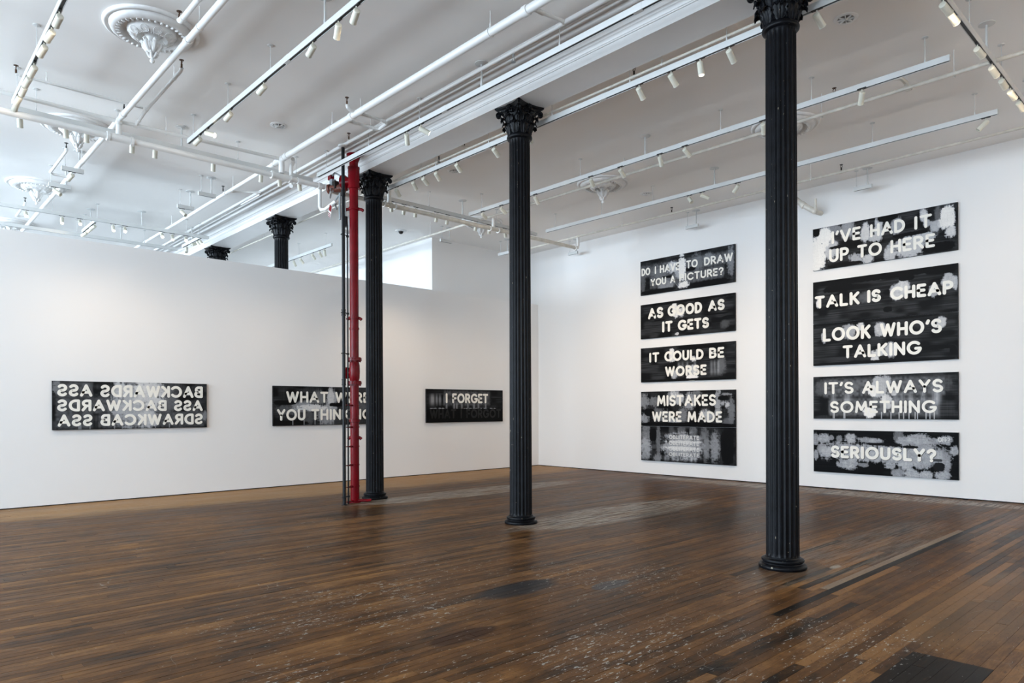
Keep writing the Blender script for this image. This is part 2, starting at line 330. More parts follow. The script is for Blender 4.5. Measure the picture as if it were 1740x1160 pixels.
# ------------------------------------------------------------------ cast iron columns
def make_column(loc):
    root = thing('fluted_column', None, 'column', loc)
    O = Vector(loc)
    def Bd(mb, name, par, mat=IRON):
        me = mb.build(name, mat, None); me.parent = par; return me
    base = MB().lathe([(.02, 0), (.203, 0), (.209, .012), (.208, .026), (.200, .038), (.188, .043), (.178, .046), (.174, .054), (.176, .060), (.184, .066), (.186, .076), (.182, .086), (.170, .092), (.156, .096), (.150, .108), (.10, .108)], seg=40)
    Bd(base, 'base', root)
    nf = 20; per = 8; N = nf*per; zs = [.100, .112, .124, .140, .9, 1.8, 2.8, 3.8, 4.80, 4.835, 4.85, 4.865, 4.89]
    fade = [0, .25, .75, 1, 1, 1, 1, 1, 1, .8, .3, 0, 0]
    vs = []
    for z, fd in zip(zs, fade):
        R = .144 - (z/4.9)*.012
        for j in range(N):
            k = (j % per)/per; dpt = .0 if k < .24 or k > .98 else sin((k-.24)/.76*pi)**.6
            r = R - .0115*fd*max(0, dpt); a = 2*pi*j/N; vs.append((r*cos(a), r*sin(a), z))
    fs = [(i*N+j, i*N+(j+1) % N, (i+1)*N+(j+1) % N, (i+1)*N+j) for i in range(len(zs)-1) for j in range(N)]
    Bd(MB().add(vs, fs), 'shaft', root)
    # capital
    cap = Bd(MB().lathe([(.10, 4.86), (.150, 4.872), (.160, 4.882), (.163, 4.898), (.158, 4.914), (.146, 4.922), (.140, 4.93), (.139, 4.96), (.138, 5.04), (.143, 5.10), (.155, 5.16), (.178, 5.205), (.195, 5.222), (.19, 5.235), (.05, 5.235)], seg=40), 'capital', root)
    cap['_o'] = (0, 0, 0)
    # abacus: square with concave sides
    def plan(h, cc, q):
        P = []
        for k in range(4):
            a = k*pi/2
            for i in range(9):
                s = -1+2*i/8; yy = s*(h-q); xx = h - cc*(1-s*s)
                P.append((xx*cos(a)-yy*sin(a), xx*sin(a)+yy*cos(a)))
        return P
    m = MB(); lev = [(.198, .042, .02, 5.226), (.203, .042, .02, 5.236), (.205, .042, .02, 5.244), (.214, .043, .016, 5.250), (.225, .044, .014, 5.262), (.230, .044, .014, 5.268), (.230, .044, .014, BZ)]
    n = 36; vs = []
    for h, cc, q, z in lev: vs += [(px, py, z) for px, py in plan(h, cc, q)]
    m.add(vs, [(i*n+j, i*n+(j+1) % n, (i+1)*n+(j+1) % n, (i+1)*n+j) for i in range(len(lev)-1) for j in range(n)] + [tuple(range(n))[::-1], tuple((len(lev)-1)*n+j for j in range(n))])
    Bd(m, 'abacus', cap)
    def leaf(h0, h1, rb, curl, wdt):
        nu, nv = 11, 13; vs = []
        for sgn in (0, 1):
            for j in range(nv):
                t = j/(nv-1)
                if t < .7: s = t/.7; r = rb + .012*s + .022*s*s; z = h0 + (h1-h0)*s
                else:
                    s = (t-.7)/.3*pi*1.05; r = rb+.034 + curl*.9*(1-cos(s))/2*1.0; z = h1 + curl*.42*sin(s) - curl*.35*(1-cos(s))/2
                wloc = wdt*(.62+.5*sin(min(1, t*1.15)*pi*.85))*(1 if t < .75 else 1-.35*(t-.75)/.25)
                wloc *= 1 + .16*(1 if (j % 3) else -1)*(.4+.6*t)
                for i in range(nu):
                    u = -1+2*i/(nu-1); rr = r + .009*(1-abs(u))*(1 if t < .9 else .4) + .0035*cos(u*pi*4) - sgn*.007
                    vs.append((rr, u*wloc/2*(1-.0*t), z - .012*abs(u)*t))
        n = nu*nv
        fs = [(j*nu+i, j*nu+i+1, (j+1)*nu+i+1, (j+1)*nu+i) for j in range(nv-1) for i in range(nu-1)]
        fs += [(n+j*nu+i, n+(j+1)*nu+i, n+(j+1)*nu+i+1, n+j*nu+i+1) for j in range(nv-1) for i in range(nu-1)]
        for j in range(nv-1): fs += [(j*nu, (j+1)*nu, n+(j+1)*nu, n+j*nu), (j*nu+nu-1, n+j*nu+nu-1, n+(j+1)*nu+nu-1, (j+1)*nu+nu-1)]
        for i in range(nu-1): fs += [((nv-1)*nu+i, (nv-1)*nu+i+1, n+(nv-1)*nu+i+1, n+(nv-1)*nu+i)]
        return MB().add(vs, fs)
    l1 = Bd(leaf(4.925, 5.050, .140, .058, .112), 'acanthus_leaf', cap)
    l2 = Bd(leaf(4.935, 5.140, .142, .070, .100), 'acanthus_leaf', cap)
    for k in range(8):
        for o, off in ((l1, .5), (l2, 0)):
            c = o if k == 0 else o.copy()
            if k: COL.objects.link(c); c.parent = cap
            c.rotation_euler = (0, 0, (k+off)*pi/4)
    # corner volutes (a scroll pair under each abacus corner) and centre helices
    def scroll(R, turns, th, depth, x0, z0, stalk):
        m = MB()
        for sd in (-1, 1):
            pts = [(x0-.105, sd*.030, z0-.085), (x0-.085, sd*.026, z0-.035), (x0-.055, sd*.020, z0+.012)] if stalk else []
            nn = 22; rr = []
            for i in range(nn+1):
                a = pi*.62 - i/nn*turns*2*pi; q = R*(1-.78*i/nn); pts.append((x0+q*cos(a), sd*(.013+.006*i/nn), z0+q*sin(a)))
            m.tube(pts, th, 7, True, [th*(1-.35*i/(len(pts)-1)) for i in range(len(pts))])
            m.cyl((x0, sd*.012, z0), (x0, sd*.034, z0), R*.33, 10)
        m.cyl((x0, -.016, z0), (x0, .016, z0), R*.80, 14)
        return m
    v1 = Bd(scroll(.036, 1.5, .0105, .03, .262, 5.188, True), 'volute', cap)
    v2 = Bd(scroll(.024, 1.4, .007, .03, .178, 5.192, True), 'volute', cap)
    fm = MB(); fm.ball((.192, 0, 5.247), .020)
    for k in range(6):
        a = k*pi/3; fm.ball((.190, .024*cos(a), 5.247+.024*sin(a)), .0145, 8)
    ros = Bd(fm, 'rosette', cap)
    # small knob leaves under the corner scrolls
    sm = MB()
    for j in range(4): sm.ball((.228-.010*j, 0, 5.150-.022*j), .015-.0015*j, 8, 1.3)
    drop = Bd(sm, 'scroll_drop', cap)
    for k in range(4):
        for o, off in ((v1, .5), (drop, .5), (ros, 0)):
            c = o if k == 0 else o.copy()
            if k: COL.objects.link(c); c.parent = cap
            c.rotation_euler = (0, 0, (k+off)*pi/2)
    for k in range(8):
        c = v2 if k == 0 else v2.copy()
        if k: COL.objects.link(c); c.parent = cap
        c.rotation_euler = (0, 0, (k//2)*pi/2 + (.24 if k % 2 else -.24))
    return root
proto = make_column((-2.926, 6.11, 0))
proto['label'] = 'tall fluted black iron column nearest the camera, in front of the right wall of paintings'
proto['group'] = 'row of fluted black iron columns'
for cx, lb in ((-6.37, 'fluted black iron column in the middle of the room, in front of the corner'), (-9.826, 'fluted black iron column directly beside the red standpipe'), (-13.27, 'black iron column rising behind the white partition, its upper shaft visible'), (-16.70, 'farthest black iron column, only its capital showing above the partition')):
    c = copy_tree(proto); c.location = (cx, 6.11, 0); c['label'] = lb

# ------------------------------------------------------------------ red standpipe and its neighbours
RX, RY = -9.62, 5.62
red = thing('standpipe', 'thick glossy red vertical standpipe with bolted flanges from floor to ceiling', 'pipe', (RX, RY, 0))
MB().cyl((RX, RY, 0), (RX, RY, 5.44), .068, 28).build('pipe', RED, red)
def flange(z, r=.115, h=.055, bolts=8):
    f = MB().lathe([(.068, z-h), (r, z-h), (r, z-h*.1), (r, z+h*.0), (r*.98, z+h*.1), (r*.98, z+h), (.068, z+h)], (RX, RY, 0), 28, cap=False).build('flange', RED, red)
    for k in range(bolts):
        a = 2*pi*(k+.5)/bolts; p = (RX+r*.82*cos(a), RY+r*.82*sin(a)); MB().cyl((p[0], p[1], z-h-.022), (p[0], p[1], z+h+.012), .011, 6).build('bolt', RED, f, smooth=False)
for z in (2.24, 1.87): flange(z, .112, .022)
def band(z, r=.078, h=.018): return MB().lathe([(.066, z-h), (r, z-h*.8), (r, z+h*.8), (.066, z+h)], (RX, RY, 0), 28, cap=False).build('band', RED, red)
for z, r, h in ((2.72, .076, .02), (1.52, .074, .012), (1.28, .082, .028), (1.18, .074, .012), (.88, .074, .012), (.59, .074, .012), (.255, .074, .012), (4.93, .094, .02)): band(z, r, h)
MB().lathe([(.07, 4.92), (.088, 4.925), (.090, 5.22), (.094, 5.225), (.094, 5.25), (.07, 5.26)], (RX, RY, 0), 28, cap=False).build('sleeve', RED, red)
MB().lathe([(.07, 5.33), (.085, 5.36), (.105, 5.42), (.112, 5.425), (.112, 5.45), (.07, 5.45)], (RX, RY, 0), 28, cap=False).build('top_collar', RED, red)
MB().lathe([(.068, 1.90), (.080, 1.95), (.084, 2.05), (.080, 2.15), (.068, 2.21)], (RX, RY, 0), 28, cap=False).build('tee_body', RED, red)
od = Vector((-.80, -.45, 0)).normalized(); C0 = Vector((RX, RY, 2.03))
MB().lathe([(.06, .04), (.06, .10), (.088, .11), (.092, .12), (.092, .155), (.06, .165), (.02, .17)], C0, 24, axis=od).build('side_outlet', RED, red)
rt3 = Vector((.68, .73, 0))
for z, L in ((4.60, .15), (2.89, .115), (1.02, .105)):
    m = MB(); m.lathe([(.068, z-.02), (.082, z-.018), (.082, z+.018), (.068, z+.02)], (RX, RY, 0), 24, cap=False)
    for s in (-1, 1): m.tube([Vector((RX, RY, z))+rt3*s*.06, Vector((RX, RY, z-.01))+rt3*s*L*.8, Vector((RX, RY, z-.03))+rt3*s*L], .024, 10)
    m.build('pipe_clamp', RED, red)
for z in (1.52, 1.18, .88, .59, .255, .03):
    MB().tube([(RX, RY, z), (RX+.05, RY-.09, z), (RX+.125, RY-.225, z+.004)], .013, 8, True, [.016, .016, .006]).build('bracket_arm', RED, red)
MB().lathe([(.02, 0), (.092, 0), (.092, .02), (.07, .026)], (RX, RY, 0), 28).build('base_flange', RED, red)
MB().tube([(RX+.05, RY+.03, .03), (RX+.13, RY+.13, .03), (RX+.17, RY+.19, .035)], .022, 10).build('foot_lug', RED, red)
# horizontal red bell toward the valve
MB().lathe([(.06, .04), (.075, .10), (.10, .14), (.125, .17), (.128, .19), (.11, .20), (.05, .21)], (RX, RY, 5.04), 26, axis=(-.93, -.34, -.03)).build('side_elbow', RED, red)

bp = thing('drain_pipe', 'matte black vertical pipe standing just left of the red standpipe', 'pipe', (-9.445, 5.335, 0))
MB().cyl((-9.445, 5.335, 0), (-9.445, 5.335, 5.47), .0255, 16).build('pipe', BLK, bp)
for z in (4.75, 2.93, 1.87): MB().lathe([(.025, z-.05), (.033, z-.048), (.033, z-.03), (.030, z-.028), (.030, z+.028), (.033, z+.03), (.033, z+.048), (.025, z+.05)], (-9.445, 5.335, 0), 16, cap=False).build('coupling', BLK, bp)
MB().lathe([(.01, 0), (.045, 0), (.045, .012), (.03, .016)], (-9.445, 5.335, 0), 20).build('floor_plate', BLK, bp)
MB().lathe([(.026, 5.44), (.07, 5.455), (.075, 5.47), (.05, 5.475)], (-9.445, 5.335, 0), 20).build('ceiling_plate', PIPE, bp)
tp = thing('conduit', 'thin black conduit running between the red standpipe and the black pipe', 'pipe', (-9.515, 5.445, 0))
MB().tube([(-9.515, 5.445, 0), (-9.515, 5.445, 4.30)], .011, 10).build('pipe', BLK, tp)
for z in (4.12, 2.93, 2.31, .12): MB().tube([(-9.44-.03, 5.335+.10, z), (-9.445-.02, 5.335-.03, z), (-9.445+.045, 5.335-.045, z)], .007, 8).add(*(lambda q: (q.v, q.f))(MB().lathe([(.01, z-.015), (.022, z-.014), (.022, z+.014), (.01, z+.015)], (-9.515, 5.445, 0), 12))).build('clamp', BLK, tp)
# valve assembly between the white main and the standpipe
vx, vy, vz = -9.93, 5.49, 4.965
va = thing('alarm_valve', 'grey valve with handwheel and small red box between white main and red standpipe', 'valve', (vx, vy, vz))
m = MB(); m.lathe([(.03, -.14), (.075, -.14), (.075, -.11), (.055, -.10), (.062, -.04), (.066, 0), (.062, .05), (.05, .10), (.075, .11), (.075, .14), (.03, .14)], (vx, vy, vz), 20, axis=(.80, .50, 0)); m.build('body', RUST, va)
m = MB(); m.torus((vx-.02, vy-.09, vz-.09), .075, .010, axis=(-.5, -.8, .15), seg=24)
for k in range(4):
    a = k*pi/2; m.cyl((vx-.02, vy-.09, vz-.09), (vx-.02+.07*cos(a)*.85, vy-.09-.07*cos(a)*.5, vz-.09+.07*sin(a)), .006, 6)
m.cyl((vx, vy, vz), (vx-.02, vy-.10, vz-.09), .014, 10); m.build('handwheel', STEEL, va)
MB().box(vx-.13, vx-.06, vy-.05, vy+.03, vz-.02, vz+.16).build('gearbox', GREY, va)
MB().box(vx-.17, vx-.07, vy-.06, vy+.0, vz+.16, vz+.225).build('switch_box', RED, va)['label'] = 'small red switch box'
MB().box(vx-.02, vx+.06, vy-.06, vy+.02, vz-.02, vz+.10).build('yoke', DARKM, va)
MB().tube([(vx-.08, vy-.03, vz+.21), (vx+.02, vy-.04, vz+.235), (vx+.14, vy-.02, vz+.17), (vx+.24, vy, vz), (vx+.265, vy+.0, vz-.25), (vx+.26, vy+.01, vz-.5)], .013, 8).build('hose', GREY, va)
MB().tube([(vx+.08, vy, vz-.12), (vx-.01, vy, vz-.17), (vx-.03, vy, vz-.27), (vx+.01, vy, vz-.33)], .013, 8).build('hose', GREY, va)
MB().tube([(vx+.11, vy, vz-.10), (vx+.10, vy, vz-.35), (vx+.11, vy, vz-.46), (vx+.10, vy, vz-.52)], .018, 10).build('drain_line', GREY, va)
MB().cyl((vx+.26, vy+.01, vz-.50), (vx+.27, vy+.01, vz-.66), .034, 14).build('switch_can', BLK, va)
sg = thing('warning_tag', 'small tilted tag striped red and white hanging below the valve', 'tag', (vx-.02, vy-.10, vz-.38))
m = MB(); sm_ = MB(); tx, ty, tz = vx+.00, vy-.11, vz-.38
def tagpt(u, v, o=0): a = -.45; return (tx+(u*cos(a)-v*sin(a))*.7-o*.4, ty+(u*cos(a)-v*sin(a))*.72*0+(-o), tz+u*sin(a)+v*cos(a))
m.add([tagpt(u, v, o) for o in (0, .004) for u, v in ((-.06, -.10), (.06, -.10), (.06, .10), (-.06, .10))], [(0, 1, 2, 3), (7, 6, 5, 4), (0, 4, 5, 1), (1, 5, 6, 2), (2, 6, 7, 3), (3, 7, 4, 0)]); m.build('plate', TAGW, sg, smooth=False)
for v0, v1 in ((-.095, -.080), (-.07, -.055), (-.045, -.03), (.0, .095)): sm_.add([tagpt(u, v, .0055) for u, v in ((-.057, v0), (.057, v0), (.057, v1), (-.057, v1))], [(0, 1, 2, 3)])
sm_.build('red_print', RED, sg, smooth=False)

# ------------------------------------------------------------------ white pipework
def ring_on(m, p, r, axis, w_=.02): m.lathe([(r*.9, -w_), (r*1.22, -w_*.9), (r*1.22, w_*.9), (r*.9, w_)], p, 16, axis=axis, cap=False)
def pipe(name, label, pts, r, mat=PIPE, couplings=(), hangers=(), group=None, caps=()):
    o = thing(name, label, 'pipe', pts[0], group); MB().tube(pts, r, 18).build('pipe', mat, o)
    for p, ax in couplings: m = MB(); ring_on(m, p, r, ax, .035); m.build('coupling', mat, o)
    for p in hangers:
        m = MB(); m.cyl((p[0], p[1], p[2]+r), (p[0], p[1], CZ), .0045, 6); m.cyl((p[0], p[1], p[2]+r), (p[0], p[1], p[2]+r+.05), .009, 8); ax = (1, 0, 0) if abs(pts[-1][0]-pts[0][0]) > abs(pts[-1][1]-pts[0][1]) else (0, 1, 0)
        m.lathe([(r*1.0, -.008), (r*1.14, -.008), (r*1.14, .008), (r*1.0, .008)], p, 16, axis=ax, cap=False); m.build('hanger', PIPE, o)
    return o
def tee(o, p, r, ax, r2, ax2, L, mat=PIPE):
    p = Vector(p); m = MB(); ax = Vector(ax); ax2 = Vector(ax2)
    m.tube([p-ax*r*2.2, p+ax*r*2.2], r*1.22, 18); m.tube([p, p+ax2*r*2.2], r2*1.25, 16); m.build('tee', mat, o)
X_, Y_, Z_ = (1, 0, 0), (0, 1, 0), (0, 0, 1)
o = pipe('ceiling_pipe', 'long white pipe beside the ceiling rosettes, dropping on the left onto the cross main', [(1, 2.46, 5.28), (-10.17, 2.46, 5.28), (-17.8, 2.46, 5.27)], .034, hangers=[(-7.18, 2.46, 5.28), (-3.9, 2.46, 5.28), (-12.3, 2.46, 5.28), (-15.0, 2.46, 5.28)], couplings=[((-7.18-.35, 2.46, 5.28), X_), ((-9.98, 2.46, 5.28), X_)])
MB().tube([(-10.19, 2.46, 5.27), (-10.19, 2.46, 5.06)], .036, 16).build('riser', PIPE, o)
m = MB(); ring_on(m, (-10.19, 2.46, 5.23), .036, Z_, .02); m.build('coupling', PIPE, o)
pipe('ceiling_pipe', 'short white branch pipe ending in a sprinkler above the nearest rosette', [(1, 2.31, 5.32), (-7.27, 2.31, 5.32), (-7.31, 2.31, 5.345)], .026, couplings=[((-7.22, 2.31, 5.32), X_)], hangers=[(-6.75, 2.31, 5.32)])
o = pipe('ceiling_pipe', 'thickest white ceiling pipe, running parallel to the beam on its left', [(1, 4.65, 5.27), (-10.05, 4.65, 5.27)], .043, hangers=[(-8.52, 4.65, 5.27), (-5.27, 4.65, 5.27), (-2.2, 4.65, 5.27)], couplings=[((-8.0, 4.65, 5.27), X_), ((-4.75, 4.65, 5.27), X_), ((-9.9, 4.65, 5.27), X_)])
MB().tube([(-10.1, 4.66, 5.29), (-10.1, 4.66, 5.06)], .042, 16).build('riser', PIPE, o)
MB().tube([(-9.98, 4.65, 5.27), (-10.12, 4.66, 5.27), (-10.3, 4.66, 5.27)], .048, 16).build('elbow', PIPE, o)
MB().tube([(-10.02, 4.80, 5.29), (-10.15, 4.88, 5.31), (-10.22, 4.88, 5.28), (-10.24, 4.88, 5.22), (-10.24, 4.88, 5.0), (-10.2, 4.87, 4.93), (-10.14, 4.83, 4.91)], .029, 12).build('bypass_loop', PIPE, o)
pipe('ceiling_pipe', 'white pipe continuing past the tee toward the far left room', [(-10.3, 4.66, 5.27), (-23.9, 4.68, 5.27)], .030, hangers=[(-12.0, 4.66, 5.27), (-15.3, 4.67, 5.27)], couplings=[((-10.4, 4.66, 5.27), X_), ((-12.35, 4.66, 5.27), X_)])
o = pipe('cross_main', 'white cross main pipe hung low across the left bay to the valve', [(-10.12, -7.9, 5.01), (-10.12, 5.42, 5.01)], .041, couplings=[((-10.12, 4.40+.55, 5.01), Y_), ((-10.12, 5.30, 5.01), Y_), ((-10.12, 5.42, 5.01), Y_)], hangers=[(-10.12, -.4, 5.01)])
for yy in (2.32, 2.60, 4.52, 4.80):
    m = MB(); m.lathe([(.040, -.018), (.060, -.018), (.060, .018), (.040, .018)], (-10.12, yy, 5.01), 18, axis=Y_, cap=False); m.build('clamp_ring', PIPE, o)
MB().tube([(-10.12, 2.34, 5.01), (-10.12, 2.58, 5.01)], .052, 18).build('tee', PIPE, o); MB().tube([(-10.12, 4.54, 5.01), (-10.12, 4.78, 5.01)], .052, 18).build('tee', PIPE, o)
MB().tube([(-10.13, 5.30, 5.01), (-10.22, 5.36, 5.01), (-10.25, 5.37, 4.95), (-10.25, 5.37, 4.72), (-10.22, 5.38, 4.665), (-10.12, 5.40, 4.66), (-9.86, 5.44, 4.74)], .028, 12).build('drain_loop', PIPE, o)
o = pipe('cross_main', 'cream white cross main pipe continuing past the columns to the right wall', [(-10.12, 5.5, 4.97), (-10.12, 6.5, 4.96), (-10.14, 11.44, 4.99)], .038, PIPE2, couplings=[((-10.12, 6.62, 4.96), Y_), ((-10.13, 9.18, 4.975), Y_)])
MB().tube([(-10.14, 11.42, 4.99), (-10.14, 11.48, 5.0), (-10.14, 11.5, 5.05), (-10.14, 11.5, 5.22)], .032, 14).build('riser', PIPE, o)
MB().tube([(-10.12, 6.60, 4.97), (-10.12, 6.60, 5.30)], .034, 14).build('riser', PIPE, o)
MB().tube([(-10.13, 9.0, 4.97), (-10.13, 9.0, 5.20)], .032, 14).build('riser', PIPE, o)
for yy in (6.5, 6.72, 8.9, 9.12, 11.38):
    m = MB(); m.lathe([(.036, -.012), (.054, -.012), (.054, .012), (.036, .012)], (-10.12, yy, 4.963), 16, axis=Y_, cap=False); m.build('clamp_ring', PIPE, o)
pipe('ceiling_pipe', 'thinner white pipe above the cross main, ending at the thick pipe tee', [(-10.24, -7.9, 5.27), (-10.22, 2.5, 5.27), (-10.10, 4.62, 5.27)], .026, couplings=[((-10.22, 2.66, 5.27), Y_)], hangers=[(-10.21, 3.05, 5.27)])
pipe('branch_pipe', 'slim white branch pipe left of the rosette under the first ceiling track', [(-9.80, 1.30, 5.36), (-9.80, 1.36, 5.36), (-9.78, 2.64, 5.36)], .016, hangers=[(-9.81, 1.6, 5.36)], couplings=[((-9.8, 1.36, 5.36), Y_)])
o = pipe('branch_pipe', 'sloping white branch pipe with a sprinkler tip right of the nearest rosette', [(-8.36, 2.665, 5.37), (-8.40, 2.665, 5.345), (-9.75, 2.67, 5.33), (-10.22, 2.67, 5.275)], .021, couplings=[((-9.75, 2.67, 5.33), X_), ((-10.1, 2.67, 5.29), X_)], hangers=[(-8.62, 2.665, 5.34)])
o = pipe('branch_pipe', 'bent white branch loop between the thick ceiling pipe and the cornice', [(-8.18, 4.68, 5.28), (-8.18, 5.10, 5.29), (-8.14, 5.16, 5.29), (-7.93, 5.13, 5.29), (-7.89, 5.08, 5.29), (-7.89, 4.56, 5.29), (-7.88, 4.52, 5.31), (-7.88, 4.51, 5.345)], .020, couplings=[((-8.18, 4.80, 5.28), Y_), ((-8.18, 5.10, 5.29), Y_), ((-7.89, 5.05, 5.29), Y_)], hangers=[(-7.9, 4.72, 5.29)])
o = pipe('branch_pipe', 'thin white pipe running along the edge of the beam cornice', [(-8.95, 5.15, 5.37), (-8.95, 5.15, 5.335), (-8.2, 5.15, 5.33), (-4.74, 5.15, 5.33), (-4.70, 5.12, 5.33), (-4.70, 4.66, 5.28)], .019, couplings=[((-4.70, 4.80, 5.295), Y_), ((-4.76, 5.15, 5.33), X_), ((-5.46, 5.15, 5.33), X_)], hangers=[(-8.36, 5.15, 5.33)])
pipe('ceiling_pipe', 'thin pipe just above the first light track right of the beam', [(1, 6.53, 5.30), (-10.1, 6.53, 5.30), (-23.9, 6.50, 5.24)], .015, PIPE2, hangers=[(-9.1, 6.53, 5.30), (-7.0, 6.53, 5.3), (-4.5, 6.53, 5.3), (-12.2, 6.52, 5.29), (-15, 6.51, 5.27)], couplings=[((-7.9, 6.53, 5.30), X_), ((-4.9, 6.53, 5.3), X_)])
pipe('branch_pipe', 'short crooked branch at the right edge of the beam soffit', [(-7.92, 6.53, 5.31), (-7.92, 6.40, 5.33), (-8.25, 6.38, 5.33), (-8.42, 6.38, 5.31)], .016, PIPE2)
pipe('ceiling_pipe', 'cream pipe crossing in front of the right bay ceiling rosettes', [(3.9, 8.98, 5.2), (-10.1, 8.92, 5.2), (-23.9, 8.95, 5.2)], .023, PIPE2, hangers=[(-3.77, 9.0, 5.2), (-6.9, 8.95, 5.2), (-2.29, 9.0, 5.2), (-12.1, 8.93, 5.2), (-14.2, 8.94, 5.2)], couplings=[((-2.75, 8.98, 5.2), X_), ((-6.2, 8.95, 5.2), X_)])
pipe('branch_pipe', 'small curled branch with bell rising from the cream pipe at upper right', [(-2.77, 8.98, 5.2), (-2.77, 8.97, 5.27), (-2.80, 8.88, 5.31), (-2.95, 8.80, 5.33), (-3.05, 8.79, 5.33)], .022, PIPE2)
pipe('ceiling_pipe', 'cream pipe running along the top of the painting wall', [(3.9, 11.48, 5.24), (-12.5, 11.48, 5.24)], .020, PIPE2, hangers=[(-4.99, 11.48, 5.24), (-8.9, 11.48, 5.24), (-2.0, 11.48, 5.24)], couplings=[((-4.50, 11.48, 5.24), X_), ((-7.7, 11.48, 5.24), X_), ((-10.1, 11.48, 5.24), X_)])
o = pipe('wall_pipe', 'old flaking bent pipe with elbows high on the wall behind the nearest column', [(-5.78, 11.48, 5.24), (-5.78, 11.95, 5.26), (-5.75, 12.25, 5.28), (-5.66, 12.40, 5.24), (-5.56, 12.44, 5.14), (-5.45, 12.46, 5.05), (-5.37, 12.47, 4.99)], .048, PIPE2, couplings=[((-5.55, 12.44, 5.13), (.6, .1, -.6))])
MB().ball((-5.36, 12.47, 4.985), .052).build('elbow', PIPE2, o); MB().cyl((-5.34, 12.47, 4.98), (-5.34, 12.47, 5.20), .026, 12).build('stub', PIPE2, o)
MB().tube([(-5.36, 12.47, 4.985), (-5.34, 12.70, 4.985)], .045, 14).build('wall_leg', PIPE2, o)

def sprinkler(p, up, mat, label):
    s = 1 if up else -1; o = thing('sprinkler_head', label, 'sprinkler', p, 'fire sprinkler heads under the ceiling'); x, y, z = p
    m = MB(); m.cyl((x, y, z-s*.03), (x, y, z+s*.012), .011, 10); m.build('fitting', mat, o)
    m = MB()
    for q in (-1, 1): m.tube([(x+q*.008, y, z+s*.01), (x+q*.017, y, z+s*.03), (x+q*.006, y, z+s*.05)], .004, 6)
    m.cyl((x, y, z+s*.048), (x, y, z+s*.056), .007, 8); m.build('frame', mat, o)
    MB().lathe([(.002, -.002), (.026, -.002), (.026, .002), (.002, .002)], (x, y, z+s*.058), 14).build('deflector', mat, o)
for p, up, mt, lb in [((-7.31, 2.31, 5.375), 1, BRASS, 'bronze sprinkler head at the end of the pipe crossing the nearest rosette'), ((-8.36, 2.665, 5.40), 1, BRASS, 'bronze sprinkler head on the short branch below the nearest rosette'), ((-9.80, 1.30, 5.405), 1, BRASS, 'bronze sprinkler head beside the leftmost track of spotlights'), ((-9.93, 2.46, 5.36), 1, DARKM, 'black sprinkler head on the white pipe above the cross main tee'),
        ((-7.88, 4.51, 5.375), 1, BRASS, 'bronze sprinkler head on the bent loop left of the beam'), ((-8.95, 5.15, 5.405), 1, BRASS, 'bronze sprinkler head directly above the red standpipe'), ((-5.46, 5.15, 5.27), 0, STEEL, 'steel sprinkler pointing down from the cornice pipe'), ((-7.92, 6.47, 5.37), 1, DARKM, 'dark sprinkler head rising above the first track right of the beam'), ((-8.42, 6.38, 5.26), 0, DARKM, 'dark sprinkler hanging at the right edge of the beam soffit'),
        ((-4.9, 6.55, 5.36), 1, DARKM, 'dark sprinkler head near the top centre, between the two nearer columns'), ((-6.22, 8.95, 5.27), 1, DARKM, 'dark sprinkler head on the cream pipe right of the middle rosette'), ((-3.55, 8.85, 5.38), 1, BRASS, 'bronze sprinkler head above the second track, right of the nearest column'), ((-7.7, 11.48, 5.30), 1, DARKM, 'black sprinkler head over the column of four left wall paintings'), ((-4.50, 11.48, 5.30), 1, DARKM, 'black sprinkler head over the column of four right paintings'),
        ((-12.0, 2.2, 5.36), 1, DARKM, 'dark sprinkler head above the short tracks over the partition'), ((-15.6, 2.2, 5.36), 1, DARKM, 'dark sprinkler far left above the long track behind the partition'), ((-12.35, 4.62, 5.33), 1, DARKM, 'dark sprinkler head below the cross main, left of the beam')]:
    sprinkler(p, up, mt, lb)
pipe('branch_pipe', 'small white branch hook above the short tracks over the partition', [(-12.0, 2.2, 5.34), (-12.0, 2.2, 5.31), (-12.05, 2.2, 5.30), (-13.2, 2.2, 5.29), (-13.25, 2.24, 5.28), (-13.25, 2.44, 5.28)], .02)
pipe('branch_pipe', 'small white branch hook over the far left track', [(-15.6, 2.2, 5.34), (-15.6, 2.2, 5.31), (-15.65, 2.2, 5.30), (-16.6, 2.2, 5.29), (-16.6, 2.44, 5.28)], .02)
pipe('branch_pipe', 'short white branch with elbow left of the beam behind the cross main', [(-12.35, 4.66, 5.30), (-12.1, 4.9, 5.29), (-11.95, 5.12, 5.29), (-12.05, 5.16, 5.29), (-12.9, 5.16, 5.29)], .016)

